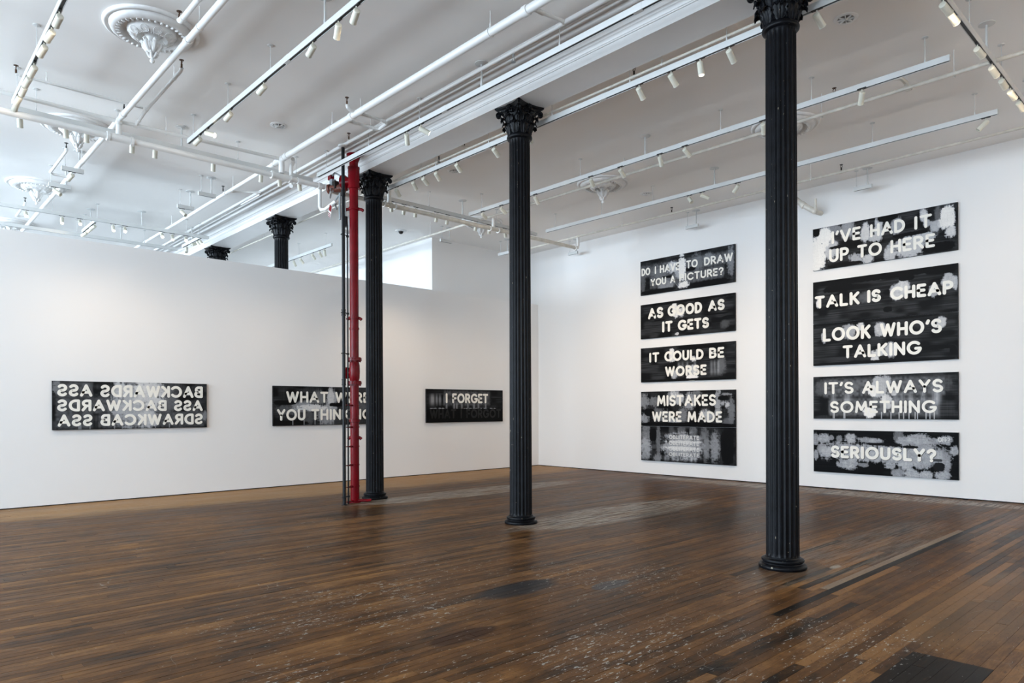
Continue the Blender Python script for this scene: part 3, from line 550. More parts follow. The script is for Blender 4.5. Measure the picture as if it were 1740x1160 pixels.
# ------------------------------------------------------------------ ceiling rosettes, vents, camera dome
def make_rosette(loc):
    root = thing('ceiling_rosette', None, 'ceiling rosette', loc, 'ornate plaster rosettes in a grid on the ceiling')
    L = lambda prof, n, par=root, seg=56: (lambda o: (setattr(o, 'parent', par), o)[1])(MB().lathe(prof, (0, 0, 0), seg, cap=False).build(n, PLAS))
    L([(.46, 0), (.46, -.012), (.452, -.026), (.44, -.032), (.425, -.030), (.415, -.020), (.405, -.020), (.400, -.034), (.392, -.052), (.375, -.066), (.352, -.074), (.335, -.072), (.318, -.066), (.312, -.050), (.285, -.018), (.262, -.004), (.262, 0)], 'outer_ring')
    L([(.235, 0), (.238, -.030), (.236, -.055), (.226, -.075), (.205, -.092), (.180, -.104), (.160, -.108), (.148, -.104), (.142, -.090), (.128, -.060), (.115, -.045), (.10, -.045)], 'inner_ring')
    L([(.118, -.03), (.112, -.05), (.095, -.062), (.070, -.080), (.050, -.11), (.036, -.15), (.032, -.20), (.034, -.215), (.02, -.25), (.026, -.268), (.034, -.285), (.028, -.30), (.014, -.312), (.016, -.318), (.024, -.332), (.024, -.345), (.014, -.358), (.001, -.362)], 'pendant', seg=28)
    m = MB()
    for k in range(36):
        a = 2*pi*k/36; d = Vector((cos(a), sin(a), 0)); t_ = Vector((-sin(a), cos(a), 0)); c = d*.322+Vector((0, 0, -.072))
        m.tube([c-d*.020, c, c+d*.018+Vector((0, 0, -.003))], .012, 6, True, [.009, .015, .007])
    o = m.build('egg_moulding', PLAS); o.parent = root; o['kind'] = 'stuff'
    m = MB()
    for k in range(10):
        a = 2*pi*k/10; d = Vector((cos(a), sin(a), 0)); t_ = Vector((-sin(a), cos(a), 0)); nrm = (d*.55+Vector((0, 0, -.83))).normalized()
        for R in (.040, .028, .016): m.torus(d*.198+Vector((0, 0, -.094)), R, .0035, axis=nrm, seg=14, sg=5)
    o = m.build('relief_circles', PLAS); o.parent = root; o['kind'] = 'stuff'
    m = MB()
    for k in range(40): a = 2*pi*k/40; m.ball((.150*cos(a), .150*sin(a), -.106), .0095, 6)
    o = m.build('bead_ring', PLAS); o.parent = root; o['kind'] = 'stuff'
    lf = MB(); lf.tube([(.034, 0, -.26), (.060, 0, -.225), (.082, 0, -.185), (.088, 0, -.150), (.104, 0, -.138), (.112, 0, -.150), (.106, 0, -.162)], .02, 8, True, [.010, .020, .024, .020, .014, .010, .006])
    for s in (-1, 1): lf.tube([(.040, s*.008, -.24), (.066, s*.026, -.20), (.076, s*.030, -.170), (.090, s*.032, -.172)], .01, 6, True, [.008, .013, .010, .005])
    l0 = lf.build('acanthus_leaf', PLAS); l0.parent = root
    l1 = MB().tube([(.020, 0, -.305), (.040, 0, -.285), (.050, 0, -.262), (.062, 0, -.258), (.064, 0, -.268)], .01, 7, True, [.006, .013, .012, .009, .005]).build('lower_leaf', PLAS); l1.parent = root
    for k in range(6):
        for o, n_ in ((l0, 0), (l1, .5)):
            c = o if k == 0 else o.copy()
            if k: COL.objects.link(c); c.parent = root
            c.rotation_euler = (0, 0, 2*pi*(k+n_)/6)
    return root
r0 = make_rosette((-7.95, 2.24, CZ)); r0['label'] = 'large white plaster ceiling rosette nearest the camera, at the upper left'
for x, y, lb in ((-11.40, 2.23, 'plaster rosette behind the white cross main, second along the left bay'), (-14.82, 2.26, 'plaster rosette just above the partition, third along the left bay'), (-18.2, 2.28, 'plaster rosette at the far left edge, mostly behind the long track'),
                 (-4.55, 9.62, 'plaster rosette partly hidden by the nearest column'), (-7.94, 9.68, 'plaster rosette high in the middle of the right bay'), (-11.33, 9.72, 'plaster rosette at the far end of the right bay, only its pendant clear')):
    c = copy_tree(r0); c.location = (x, y, CZ); c['label'] = lb
for x, y, lb in ((-9.43, 4.31, 'round white ceiling diffuser in the left bay'), (-9.22, 7.31, 'round ceiling diffuser just right of the beam'), (-7.77, 10.75, 'round ceiling diffuser above the left column of wall paintings'), (-2.87, 7.45, 'round ceiling diffuser at the upper right beside the nearest column')):
    o = thing('air_diffuser', lb, 'air vent', (x, y, CZ))
    MB().lathe([(.118, 0), (.118, -.004), (.112, -.008), (.082, -.010), (.078, -.004), (.078, 0)], (x, y, CZ), 32, cap=False).build('trim_ring', TRIM, o)
    MB().lathe([(.079, -.001), (.001, -.001)], (x, y, CZ), 24, cap=False).build('throat', simple('vent_grey', (.25, .25, .24, 1), .6), o)
    for k in range(4):
        a = k*pi/4+.3; d = Vector((cos(a), sin(a), 0)); t_ = Vector((-sin(a), cos(a), 0)); c = Vector((x, y, CZ))
        m = MB(); m.add([c+d*s*.077+t_*q*.004+Vector((0, 0, h)) for s in (-1, 1) for q in (-1, 1) for h in (-.002, -.018)], [(0, 1, 3, 2), (4, 6, 7, 5), (0, 4, 5, 1), (2, 3, 7, 6), (0, 2, 6, 4), (1, 5, 7, 3)]); m.build('vane', TRIM, o, smooth=False)
o = thing('security_camera', 'black dome security camera on a white ceiling plate beyond the partition', 'camera', (-13.13, 8.87, CZ))
MB().lathe([(.13, 0), (.13, -.012), (.11, -.018), (.06, -.02)], (-13.13, 8.87, CZ), 28, cap=False).build('plate', TRIM, o)
MB().lathe([(.055, -.015), (.055, -.03), (.045, -.055), (.025, -.07), (.001, -.075)], (-13.13, 8.87, CZ), 20, cap=False).build('dome', DARKM, o)

# ------------------------------------------------------------------ light tracks
TZ0, TZ1 = 5.147, 5.212; TW = .021
def track(label, axis, c, a, b_, rods=(), feeds=(), group='white ceiling light tracks', z0=TZ0, joints=()):
    mid = (a+b_)/2; loc = (mid, c, z0) if axis == 'x' else (c, mid, z0)
    o = thing('light_track', label, 'light track', loc, group)
    def bx(u0, u1, v0, v1, za, zb): return MB().box(u0, u1, c+v0, c+v1, za, zb) if axis == 'x' else MB().box(c+v0, c+v1, u0, u1, za, zb)
    m = bx(a, b_, -TW, -TW+.006, z0, TZ1); 
    for q in (bx(a, b_, TW-.006, TW, z0, TZ1), bx(a+.0004, b_-.0004, -TW+.006, TW-.006, z0+.03, TZ1-.0004), bx(a+.0008, a+.01, -TW+.006, TW-.006, z0+.0004, z0+.03), bx(b_-.01, b_-.0008, -TW+.006, TW-.006, z0+.0004, z0+.03)): m.add(q.v, q.f)
    m.build('channel', TRACK, o, smooth=False)
    bx(a+.012, b_-.012, -TW+.007, TW-.007, z0+.004, z0+.028).build('slot', SLOT, o, smooth=False)
    for j in joints: bx(j-.05, j+.05, -TW-.0015, TW+.0015, z0-.001, TZ1+.0015).build('joint_cover', TRACK, o, smooth=False)
    for q in rods:
        x, y = (q, c) if axis == 'x' else (c, q)
        m = MB(); m.cyl((x, y, TZ1), (x, y, CZ), .0038, 6); m.cyl((x, y, TZ1), (x, y, TZ1+.035), .008, 8); m.build('hanger_rod', TRACK, o)
        MB().lathe([(.034, 0), (.034, -.006), (.004, -.010)], (x, y, CZ), 18, cap=False).build('canopy', TRACK, o)
    for q in feeds:
        x, y = (q, c) if axis == 'x' else (c, q)
        m = MB(); m.cyl((x, y, TZ1), (x, y, CZ), .011, 10); m.cyl((x, y, TZ1), (x, y, TZ1+.05), .014, 10); m.build('feed_rod', TRACK, o)
        MB().lathe([(.078, 0), (.078, -.006), (.012, -.014)], (x, y, CZ), 26, cap=False).build('feed_canopy', TRACK, o)
    return o
R = lambda s, n, d=-1.2375: [round(s+d*i, 3) for i in range(n)]
TR = {
 'T1': ('leftmost light track, running steeply from the top left corner', 'x', 1.33, -10.22, 1.0, R(-9.92, 8, 1.24), (), (-9.0,)),
 'T2': ('light track between the nearest rosette and the thick pipe', 'x', 3.30, -10.08, 1.0, [-9.88, -8.65, -7.42, -4.9, -3.7, -2.5], (-6.18,), (-7.0, -4.2)),
 'T3': ('light track running along the left face of the beam', 'x', 5.28, -10.14, 1.0, [-9.86, -8.62, -7.38, -4.9, -3.7, -2.4], (-6.14,), (-6.85, -3.9)),
 'T4': ('light track nearest the beam in the right bay', 'x', 6.47, -10.2, 1.0, [-9.9, -8.62, -7.38, -6.14, -4.9, -3.67, -2.43], (), (-7.4, -5.3, -9.0)),
 'T5': ('middle light track of the right bay, ending at the upper right', 'x', 8.47, -10.22, -2.19, [-9.86, -8.62, -7.41, -4.90, -3.67, -2.43], (-6.14,), (-7.7, -4.7)),
 'T6': ('light track of the right bay closest to the painting wall', 'x', 10.46, -10.1, -2.18, [-9.85, -8.61, -7.42, -4.9, -3.67, -2.43], (-6.17,), (-8.1, -4.85)),
 'T7': ('light track crossing the top right corner toward the painting wall', 'y', -1.90, 6.8, 12.3, [6.9, 8.0, 9.27, 10.5], (8.65,), (7.6, 9.8)),
 'T16': ('added light track outside the frame at right, aimed at the side wall', 'y', 1.9, 6.8, 11.8, [7.2, 8.4, 9.9, 11.2], (), ()),  # added out of view: washes the side wall to brighten the ceiling
 'T15': ('added light track outside the frame at right, aimed at the painting wall', 'y', 1.25, 3.0, 11.0, [3.5, 5.0, 6.8, 8.6, 10.5], (), ()),  # unseen track put in for more bounce off the painting wall
 'T8': ('light track behind the cross main in the left bay', 'y', -10.42, 1.38, 5.33, [1.59, 2.5, 4.12, 5.05], (3.32,), (2.9, 4.4)),
 'T9': ('light track above the cross main beyond the red standpipe', 'y', -10.43, 6.45, 10.50, [6.75, 7.67, 9.35, 10.2], (8.47,), (7.3,)),
 'T10': ('long light track of lit lamps just above the partition at left', 'y', -15.4, -.8, 5.45, [.9, 1.7, 2.6, 3.34, 5.0], (4.13,), (.7, 3.0)),
 'T11': ('light track lowest behind the partition top at left', 'y', -16.97, -.8, 5.30, [1.6, 3.3, 4.6, 5.2], (4.13,), (.7, 3.0)),
 'T12': ('light track behind the partition between the two left columns', 'x', 7.72, -17.6, -14.18, [-17.1, -15.8, -14.45], (), ()),
 'T13': ('short light track with three lamps hanging left behind the partition', 'x', 3.33, -16.6, -15.5, [-16.4], (-15.9,), ()),
 'T14': ('short light track beside the farthest column capital', 'x', 5.30, -16.6, -15.44, [-15.5], (-16.0,), ()),
 'S1': ('tiny track piece with one lit lamp above the partition, upper of two', 'y', -12.47, 2.22, 2.52, [2.27], (2.46,), ()),
 'S2': ('tiny track piece with an unlit lamp above the partition, lower of two', 'y', -13.5, 2.22, 2.54, [2.26], (2.47,), ()),
 'S3': ('tiny empty track piece under the left bay ceiling', 'y', -12.35, 4.20, 4.49, [4.25], (4.42,), ()),
 'S4': ('tiny track piece with a tilted lamp left of the beam cornice', 'y', -13.38, 4.18, 4.47, [4.23], (4.41,), ()),
 'S5': ('tiny empty track piece above the top right painting', 'x', 12.37, -4.64, -4.35, [-4.6], (-4.42,), ()),
 'S6': ('tiny empty track piece above the top left wall painting', 'x', 12.41, -7.98, -7.69, [-7.94], (-7.74,), ()),
 'S7': ('tiny empty track piece near the room corner', 'x', 12.41, -11.25, -10.95, [-11.2], (-11.0,), ()),
 'S8': ('tiny empty track piece in front of the white pier', 'y', -12.2, 9.27, 9.59, [9.32], (9.53,), ()),
 'S9': ('tiny empty track piece beside the middle column capital far behind', 'x', 11.2, -12.42, -12.04, [-12.35], (-12.1,), ()),
 'S10': ('tiny empty track piece glimpsed behind the red standpipe', 'y', -12.95, 7.28, 7.52, [7.32], (7.46,), ()),
}
for k, v in TR.items(): track(v[0], v[1], v[2], v[3], v[4], v[5], v[6], joints=v[7])

# ------------------------------------------------------------------ spotlights
mesh_cache = {}
def spot_parts(tilt, lit):
    k = (tilt, lit)
    if k in mesh_cache: return mesh_cache[k]
    t = rad(tilt); d = Vector((sin(t), 0, -cos(t))); piv = Vector((0, 0, -.060)); ctr = piv
    def keep(mb, n, mat): o = mb.build(n, mat); me = o.data; bpy.data.objects.remove(o); return me
    a = keep(MB().box(-.05, .05, -.012, .012, -.006, .010), 'adapter', DARKM)
    s = keep(MB().cyl((0, 0, -.004), (0, 0, -.066), .0065, 10), 'stem', LAMPB)
    h = keep(MB().lathe([(.002, -.026), (.024, -.026), (.030, -.022), (.032, -.015), (.032, .115), (.034, .117), (.034, .121), (.029, .121), (.028, .098), (.002, .094)], ctr, 26, axis=d, cap=False), 'lamp_housing', LAMPB)
    g = keep(MB().lathe([(.0285, .106), (.024, .111), (.014, .115), (.002, .116)], ctr, 20, axis=d, cap=False), 'bulb', GLOW[lit])
    mesh_cache[k] = (a, s, h, g, d, piv); return mesh_cache[k]
LMP = {
'T1':('y',1.33,[(-7.53,185,75,2),(-7.89,190,75,1),(-8.27,190,72,1),(-8.83,190,68,1),(-9.16,190,72,1),(-9.46,185,75,1),(-9.79,190,72,1),(-9.98,185,70,0)]),
'T2':('y',3.3,[(-5.59,165,72,2),(-5.92,160,62,1),(-6.43,175,74,2),(-7.6,185,75,1),(-8.58,185,75,1),(-9.37,35,72,3),(-9.65,190,75,1)]),
'T3':('y',5.28,[(-7.67,140,50,0),(-7.35,60,65,3)]),
'T4':('y',6.47,[(-9.7,120,62,0),(-9.22,120,62,0),(-8.94,110,68,0),(-8.61,115,64,0),(-8.1,110,64,0),(-7.26,105,66,0),(-6.57,120,66,0),(-4.77,100,58,0),(-4.34,90,56,0),(-3.98,0,8,1),(-3.64,95,62,0),(-2.75,85,60,0)]),
'T5':('y',8.46,[(-9.82,105,68,0),(-9.3,90,58,0),(-8.43,105,52,0),(-7.18,110,58,0),(-6.59,95,60,0),(-5.87,110,50,0),(-5.45,85,62,0),(-4.29,110,60,0),(-3.08,120,45,0)]),
'T6':('y',10.47,[(-6.66,330,45,0),(-6.41,45,66,0),(-5.75,155,58,0),(-2.31,200,45,0)]),
'T7':('x',-1.90,[(7.15,80,75,2),(7.37,80,72,1),(8.29,80,75,2),(8.87,80,68,1),(9.3,85,75,2),(9.70,80,72,1),(10.13,80,70,2)]),
'T8':('x',-10.42,[(1.42,170,34,0),(1.9,160,34,0),(2.14,170,34,1),(2.68,170,34,0),(2.97,170,34,0),(3.76,165,34,0),(4.48,165,34,0),(4.77,150,34,0),(5.1,145,34,0)]),
'T9':('x',-10.43,[(6.85,150,34,0),(7.12,160,34,0),(7.37,155,34,0),(7.85,160,34,0),(8.11,165,34,0),(8.81,155,34,0),(9.15,140,34,0),(9.58,125,34,0)]),
'T16':('x',1.9,[(6.9,0,52,1),(7.8,10,52,1),(8.7,350,52,1),(9.6,0,52,1),(10.5,5,52,1),(11.4,350,52,1)]),  # added lamps, bounce light for the right bay ceiling
'T15':('x',1.25,[(3.5,80,58,1),(4.6,95,58,1),(5.7,85,58,1),(6.8,100,55,1),(7.9,80,55,1),(9.0,90,52,1),(10.1,90,48,1)]),  # added lamps out of view, extra wash on the painting wall
'T10':('x',-15.4,[(2.18,0,50,1),(2.75,350,35,1),(3.04,355,55,2),(3.61,355,40,1),(3.82,350,50,2),(4.51,350,55,2),(4.71,350,40,1),(4.98,345,55,2)]),
'T13':('y',3.33,[(-15.6,200,75,1),(-15.87,200,72,1),(-16.32,205,72,1)]),
'T14':('y',5.3,[(-16.34,340,35,0),(-15.72,285,65,0),(-15.62,15,45,1),(-15.48,10,50,1)]),
'T12':('y',7.72,[(-16.07,130,50,0),(-15.71,115,55,0),(-15.1,120,55,0),(-14.76,125,58,0),(-14.52,145,50,1)]),
'S1':('x',-12.47,[(2.36,195,70,1)]),'S2':('x',-13.5,[(2.31,45,55,0)]),'S4':('x',-13.38,[(4.26,25,50,0)])}
NAMES = {'T1': 'leftmost track', 'T2': 'track between rosette and thick pipe', 'T3': 'track along the beam cornice', 'T4': 'right bay track nearest the beam', 'T5': 'middle track of the right bay', 'T6': 'track closest to the painting wall', 'T7': 'top right corner track', 'T8': 'left bay track behind the cross main', 'T9': 'cross track beyond the red standpipe', 'T15': 'added track outside the frame at right', 'T16': 'added side wall track at right', 'T10': 'long track just above the partition', 'T12': 'track behind partition between two columns', 'T13': 'short track at left behind the partition', 'T14': 'short track beside the farthest capital', 'S1': 'upper tiny track piece over the partition', 'S2': 'lower tiny track piece over the partition', 'S4': 'tiny track piece left of the cornice'}
ORD = ['first', 'second', 'third', 'fourth', 'fifth', 'sixth', 'seventh', 'eighth', 'ninth', 'tenth', 'eleventh', 'twelfth']
SPOT_W = {'T1': 3, 'T2': 6, 'T3': 8, 'T4': 62, 'T5': 64, 'T6': 38, 'T7': 10, 'T8': 32, 'T9': 32, 'T16': 600, 'T10': 9, 'T15': 60, 'T12': 20, 'T13': 20, 'T14': 20, 'S1': 14, 'S2': 12, 'S4': 12}
light_cache = {}
import mathutils
for k, (ax, c, ls) in LMP.items():
    # order by place in the picture, left to right
    q = sorted(ls, key=lambda L: (Vector((L[0], c, 0)) if ax == 'y' else Vector((c, L[0], 0))).dot(rtv) / (Vector((L[0], c, 0)) if ax == 'y' else Vector((c, L[0], 0))).dot(fwv))
    for i, (s, az, tl, lit) in enumerate(q):
        loc = (s, c, TZ0) if ax == 'y' else (c, s, TZ0)
        st = {0: 'ivory spotlight', 1: 'lit ivory spotlight', 2: 'brightly lit ivory spotlight', 3: 'glaring ivory spotlight'}[lit]
        lb = f"{st}, {ORD[i]} from left on the {NAMES[k]}" if len(q) > 1 else f"single {st} on the {NAMES[k]}"
        if k == 'T4' and abs(s+3.98) < .01: lb = 'lit ivory spotlight pointing straight down from the right bay track nearest the beam'
        o = thing('spotlight', lb, 'spotlight', loc, 'ivory spotlights on the ' + NAMES[k]); o.rotation_euler = (0, 0, rad(az))
        a, st_, h, g, d, piv = spot_parts(tl, lit)
        for n, me in (('adapter', a), ('stem', st_), ('lamp_housing', h)):
            p = bpy.data.objects.new(n, me); COL.objects.link(p); p.parent = o
            if n == 'adapter': p.rotation_euler = (0, 0, (0 if ax == 'y' else pi/2)-rad(az))
            if n == 'lamp_housing': hs = p
        p = bpy.data.objects.new('bulb', g); COL.objects.link(p); p.parent = hs
        if s in (-9.65, -9.79, -9.98, -9.7, -9.22, -9.82): continue
        kk = (k, lit)
        if kk not in light_cache:
            ld = bpy.data.lights.new('spot_beam', 'SPOT'); ld.energy = SPOT_W[k]; ld.spot_size = rad(62); ld.spot_blend = 1.0; ld.shadow_soft_size = .034; ld.color = (1, .78, .56); light_cache[kk] = ld
        lo = bpy.data.objects.new('spot_beam', light_cache[kk]); COL.objects.link(lo); lo.parent = hs
        lo.location = piv + d*.130; lo.rotation_euler = d.to_track_quat('-Z', 'Y').to_euler()

# ------------------------------------------------------------------ paintings: canvas grid with a painted colour attribute + raised letters
PWm, PHm = 2.29, .757
def vnoise(h, w_, sy, sx, r):
    gh, gw = int(h/sy)+3, int(w_/sx)+3; g = r.random((gh, gw)); yy = np.arange(h)/sy; xx = np.arange(w_)/sx
    y0 = yy.astype(int); x0 = xx.astype(int); fy = (yy-y0)[:, None]; fx = (xx-x0)[None]; fy = fy*fy*(3-2*fy); fx = fx*fx*(3-2*fx)
    return (g[y0][:, x0]*(1-fy)+g[y0+1][:, x0]*fy)*(1-fx) + (g[y0][:, x0+1]*(1-fy)+g[y0+1][:, x0+1]*fy)*fx
class Art:
    def __init__(s, seed, ph=1, base=.02, streak=.03, vertical=0):
        s.w = 330; s.h = 110*ph; s.r = np.random.default_rng(seed); h, w_ = s.h, s.w
        s.U, s.V = np.meshgrid((np.arange(w_)+.5)/w_, (np.arange(h)+.5)/h)
        s.fine = s.r.random((h, w_)); s.n1 = vnoise(h, w_, 5, 5, s.r); s.n2 = vnoise(h, w_, 14, 14, s.r); s.n3 = vnoise(h, w_, 2.2, 2.2, s.r)
        hs = vnoise(h, w_, 1.3, 60, s.r); ws = vnoise(h, w_, 50, 1.6, s.r); pn = vnoise(h, w_, 12, 26, s.r)
        st = hs*(1-vertical)+ws*vertical; s.hv = .5*vnoise(h, w_, 40, 1.4, s.r)+.5*vnoise(h, w_, 1.4, 26, s.r)
        s.g = base*.35 + streak*st*np.clip((pn-.25)*2.2, 0, 1)
    def blob(s, u, v, ru, rv, a, soft=.35, k=.5, grain=.35, p=2.2):
        d = np.abs((s.U-u)/ru)**p + np.abs((s.V-v)/rv)**p + (s.n1-.5)*k + (s.n2-.5)*k*.8 + (s.n3-.5)*k*.9 + (s.hv-.5)*k*1.6
        m = np.clip((1-d)/(soft*1.9)+.5, 0, 1); m = m*m*(3-2*m); gr = 1-grain+grain*(s.n3*.35+s.fine*.5+s.hv*.9); m = m*np.clip(1.25-grain*.9*s.fine-.3*grain*s.hv, 0, 1); s.g = s.g*(1-m)+np.maximum(s.g, (a if a > .77 else a*.85)*gr)*m; return s
    def dark(s, u, v, ru, rv, a=.006, soft=.25, k=.5, p=3):
        d = np.abs((s.U-u)/ru)**p + np.abs((s.V-v)/rv)**p + (s.n1-.5)*k + (s.n3-.5)*k*.6
        m = np.clip((1-d)/soft+.5, 0, 1); s.g = s.g*(1-m)+a*m; return s
    def vs(s, u, v0, v1, wd, a, fade=.12):
        m = np.exp(-((s.U-u)/wd)**2)*np.clip((s.V-v0)/fade, 0, 1)*np.clip((v1-s.V)/fade, 0, 1)*(.45+.9*vnoise(s.h, s.w, 30, 1.5, s.r)); s.g = s.g+a*np.clip(m, 0, 1); return s
    def drip(s, u, v0, v1, a=.65, wd=.0035):
        m = np.exp(-((s.U-u)/wd)**4)*(s.V > v0)*(s.V < v1); s.g = np.maximum(s.g, a*m*(1-.4*(s.V-v0)/(v1-v0))); return s
    def halo(s, segs, a=.3, wd=.02, vd=.07):   # soft ghost around a line of lettering
        for u0, u1, v0, v1 in segs:
            du = np.maximum(np.maximum(u0-s.U, s.U-u1), 0)/wd; dv = np.maximum(np.maximum(v0-s.V, s.V-v1), 0)/vd
            s.g = np.maximum(s.g, a*np.exp(-(du**2+dv**2))*(.3+.9*s.n1))
        return s
    def rgb(s):
        g = np.clip(s.g, .003, .84); t = np.clip((g-.35)/.4, 0, 1)[..., None]
        cool = np.stack([g*.93, g*.975, g*1.05], -1); warm = np.stack([g*1.0, g*.985, g*.95], -1); return cool*(1-t)+warm*t
def grid(name, x0, y0, ztop, W, H, face, art_rgb, parent, off):
    h, w_ = art_rgb.shape[:2]; gu, gv = np.meshgrid(np.linspace(0, W, w_), np.linspace(0, H, h))
    if face == 'R': P = np.stack([x0+gu, np.full_like(gu, y0-off), ztop-gv], -1)
    else: P = np.stack([np.full_like(gu, x0+off), y0+gu, ztop-gv], -1)
    P = (P.reshape(-1, 3) - np.array(parent['_o'])).astype(np.float32)
    me = bpy.data.meshes.new(name); me.vertices.add(h*w_); me.vertices.foreach_set('co', P.ravel())
    i = (np.arange(h-1)[:, None]*w_+np.arange(w_-1)[None]).ravel(); q = np.stack([i, i+w_, i+w_+1, i+1], -1)
    n = len(q); me.loops.add(n*4); me.loops.foreach_set('vertex_index', q.ravel().astype(np.int32)); me.polygons.add(n); me.polygons.foreach_set('loop_start', np.arange(n, dtype=np.int32)*4); me.polygons.foreach_set('loop_total', np.full(n, 4, np.int32))
    me.update(calc_edges=True)
    a = me.color_attributes.new('paint', 'FLOAT_COLOR', 'POINT'); col = np.concatenate([art_rgb.reshape(-1, 3), np.ones((h*w_, 1))], 1).astype(np.float32); a.data.foreach_set('color', col.ravel())
    me.materials.append(CANVAS); o = bpy.data.objects.new(name, me); COL.objects.link(o); o.parent = parent; return o

def arc(cx, cy, rx, ry, a0, a1, n=12): return [(cx+rx*cos(rad(a0+(a1-a0)*i/n)), cy+ry*sin(rad(a0+(a1-a0)*i/n))) for i in range(n+1)]
GL = {  # width, strokes (centre lines in a box of height 1)
'A': (.78, [[(0, 0), (.39, 1), (.78, 0)], [(.13, .30), (.65, .30)]]),
'B': (.58, [[(0, 0), (0, 1), (.30, 1)]+arc(.30, .76, .24, .24, 90, -90, 8)+[(0, .52)], [(.30, .52)]+arc(.30, .26, .30, .26, 90, -90, 8)+[(0, 0)]]),
'C': (.80, [arc(.46, .5, .46, .5, 42, 318, 18)]), 'D': (.68, [[(0, 0), (0, 1), (.22, 1)]+arc(.22, .5, .46, .5, 90, -90, 12)+[(0, 0)]]),
'E': (.48, [[(.48, 1), (0, 1), (0, 0), (.48, 0)], [(0, .51), (.42, .51)]]), 'F': (.46, [[(.46, 1), (0, 1), (0, 0)], [(0, .50), (.40, .50)]]),
'G': (.86, [arc(.46, .5, .46, .5, 45, 345, 20)+[(.90, .44), (.58, .44)]]), 'H': (.62, [[(0, 0), (0, 1)], [(.62, 0), (.62, 1)], [(0, .5), (.62, .5)]]),
'I': (.02, [[(.01, 0), (.01, 1)]]), 'K': (.58, [[(0, 0), (0, 1)], [(.56, 1), (.04, .44)], [(.20, .58), (.58, 0)]]), 'L': (.46, [[(0, 1), (0, 0), (.46, 0)]]),
'M': (.86, [[(0, 0), (.10, 1), (.43, .22), (.76, 1), (.86, 0)]]), 'N': (.64, [[(0, 0), (0, 1), (.64, 0), (.64, 1)]]), 'O': (.92, [arc(.46, .5, .46, .5, 0, 360, 24)]),
'P': (.54, [[(0, 0), (0, 1), (.28, 1)]+arc(.28, .73, .27, .27, 90, -90, 8)+[(0, .46)]]), 'R': (.58, [[(0, 0), (0, 1), (.28, 1)]+arc(.28, .73, .27, .27, 90, -90, 8)+[(0, .46)], [(.28, .46), (.58, 0)]]),
'S': (.56, [arc(.28, .745, .27, .255, 28, 270, 12)+arc(.28, .245, .28, .245, 90, -152, 12)]), 'T': (.62, [[(0, 1), (.62, 1)], [(.31, 1), (.31, 0)]]),
'U': (.62, [[(0, 1), (0, .31)]+arc(.31, .31, .31, .31, 180, 360, 10)+[(.62, 1)]]), 'V': (.74, [[(0, 1), (.37, 0), (.74, 1)]]), 'W': (1.04, [[(0, 1), (.26, 0), (.52, .95), (.78, 0), (1.04, 1)]]),
'Y': (.66, [[(0, 1), (.33, .46), (.66, 1)], [(.33, .46), (.33, 0)]]), "'": (.06, [[(.08, 1), (.0, .80)]]), '?': (.50, [arc(.25, .745, .25, .255, 165, -60, 10)+[(.25, .40), (.25, .30)], [(.25, .0), (.25, .005)]])}
def letters(parent, word, u0, u1, v0, v1, W, H, place, mat=LET, mirror=False, t=.20, depth=.004, off=.0405, each=True):
    """word spans u0..u1 and v0..v1 of the canvas (fractions, v from the top)"""
    hgt = (v1-v0)*H; th = t*hgt/2; ws = [GL[ch][0] if ch != ' ' else .30 for ch in word]; gap = .16+t*.95
    ix = (u1-u0)*W - 2*th; nat = sum(ws)+gap*(len(word)-1); k = ix/nat; cx = u0*W+th
    allm = MB(); ids = 0
    for n_, ch in enumerate(word):
        if ch != ' ':
            wd, strokes = GL[ch]; m = MB()
            for si, st in enumerate(strokes):
                P = [((wd-x if mirror else x)*k+cx, v0*H+th+(1-y)*(hgt-2*th)) for x, y in st]
                for i in range(len(P)-1):
                    (ax, ay), (bx, by) = P[i], P[i+1]; an = math.atan2(by-ay, bx-ax); ring = [(bx+th*cos(an+q), by+th*sin(an+q)) for q in [(-pi/2)+pi*j/6 for j in range(7)]]+[(ax+th*cos(an+q), ay+th*sin(an+q)) for q in [(pi/2)+pi*j/6 for j in range(7)]]
                    dd = depth + .00012*((i+si*5) % 4); nr = len(ring)
                    vs = [place(x, y, off) for x, y in ring]+[place(x, y, off+dd) for x, y in ring]
                    m.add(vs, [tuple(range(nr, 2*nr)) if True else 0]+[(j, (j+1) % nr, nr+(j+1) % nr, nr+j) for j in range(nr)])
            if each: m.build('letter', mat, parent, smooth=False)
            else: allm.add(m.v, m.f)
        cx += (ws[n_]+gap)*k
    if not each: o = allm.build('small_lettering', mat, parent, smooth=False)
def painting(label, face, p0, ztop, arts, words, group):
    H = PHm*len(arts)+(.006 if len(arts) > 1 else 0)
    x0, y0 = (p0, 12.694) if face == 'R' else (-12.564, p0)
    loc = (x0, y0, ztop-H)
    o = thing('painting', label, 'painting', loc, group)
    def place(u, v, off): return (x0+u, y0-off, ztop-v) if face == 'R' else (x0+off, y0+u, ztop-v)
    for i, a in enumerate(arts):
        zt = ztop-i*(PHm+.006)
        A_, B_ = place(0, zt*0+i*(PHm+.006), 0), place(PWm, i*(PHm+.006)+PHm, .0395)
        s = MB().box(min(A_[0], B_[0]), max(A_[0], B_[0]), min(A_[1], B_[1]), max(A_[1], B_[1]), min(A_[2], B_[2]), max(A_[2], B_[2])).build('stretcher', EDGE, o, smooth=False)
        grid('painted_surface', x0, y0, zt, PWm, PHm, face, a.rgb(), o, .040)
    for wd in words:
        t, u0, u1, v0, v1 = wd[:5]; kw = wd[5] if len(wd) > 5 else {}
        letters(o, t, u0, u1, v0, v1, PWm, H, place, **kw)
    return o
GRL, GRR = 'black canvases with white lettering on the partition', 'black canvases with white lettering on the right wall'
MIR = dict(mirror=True, t=.22)
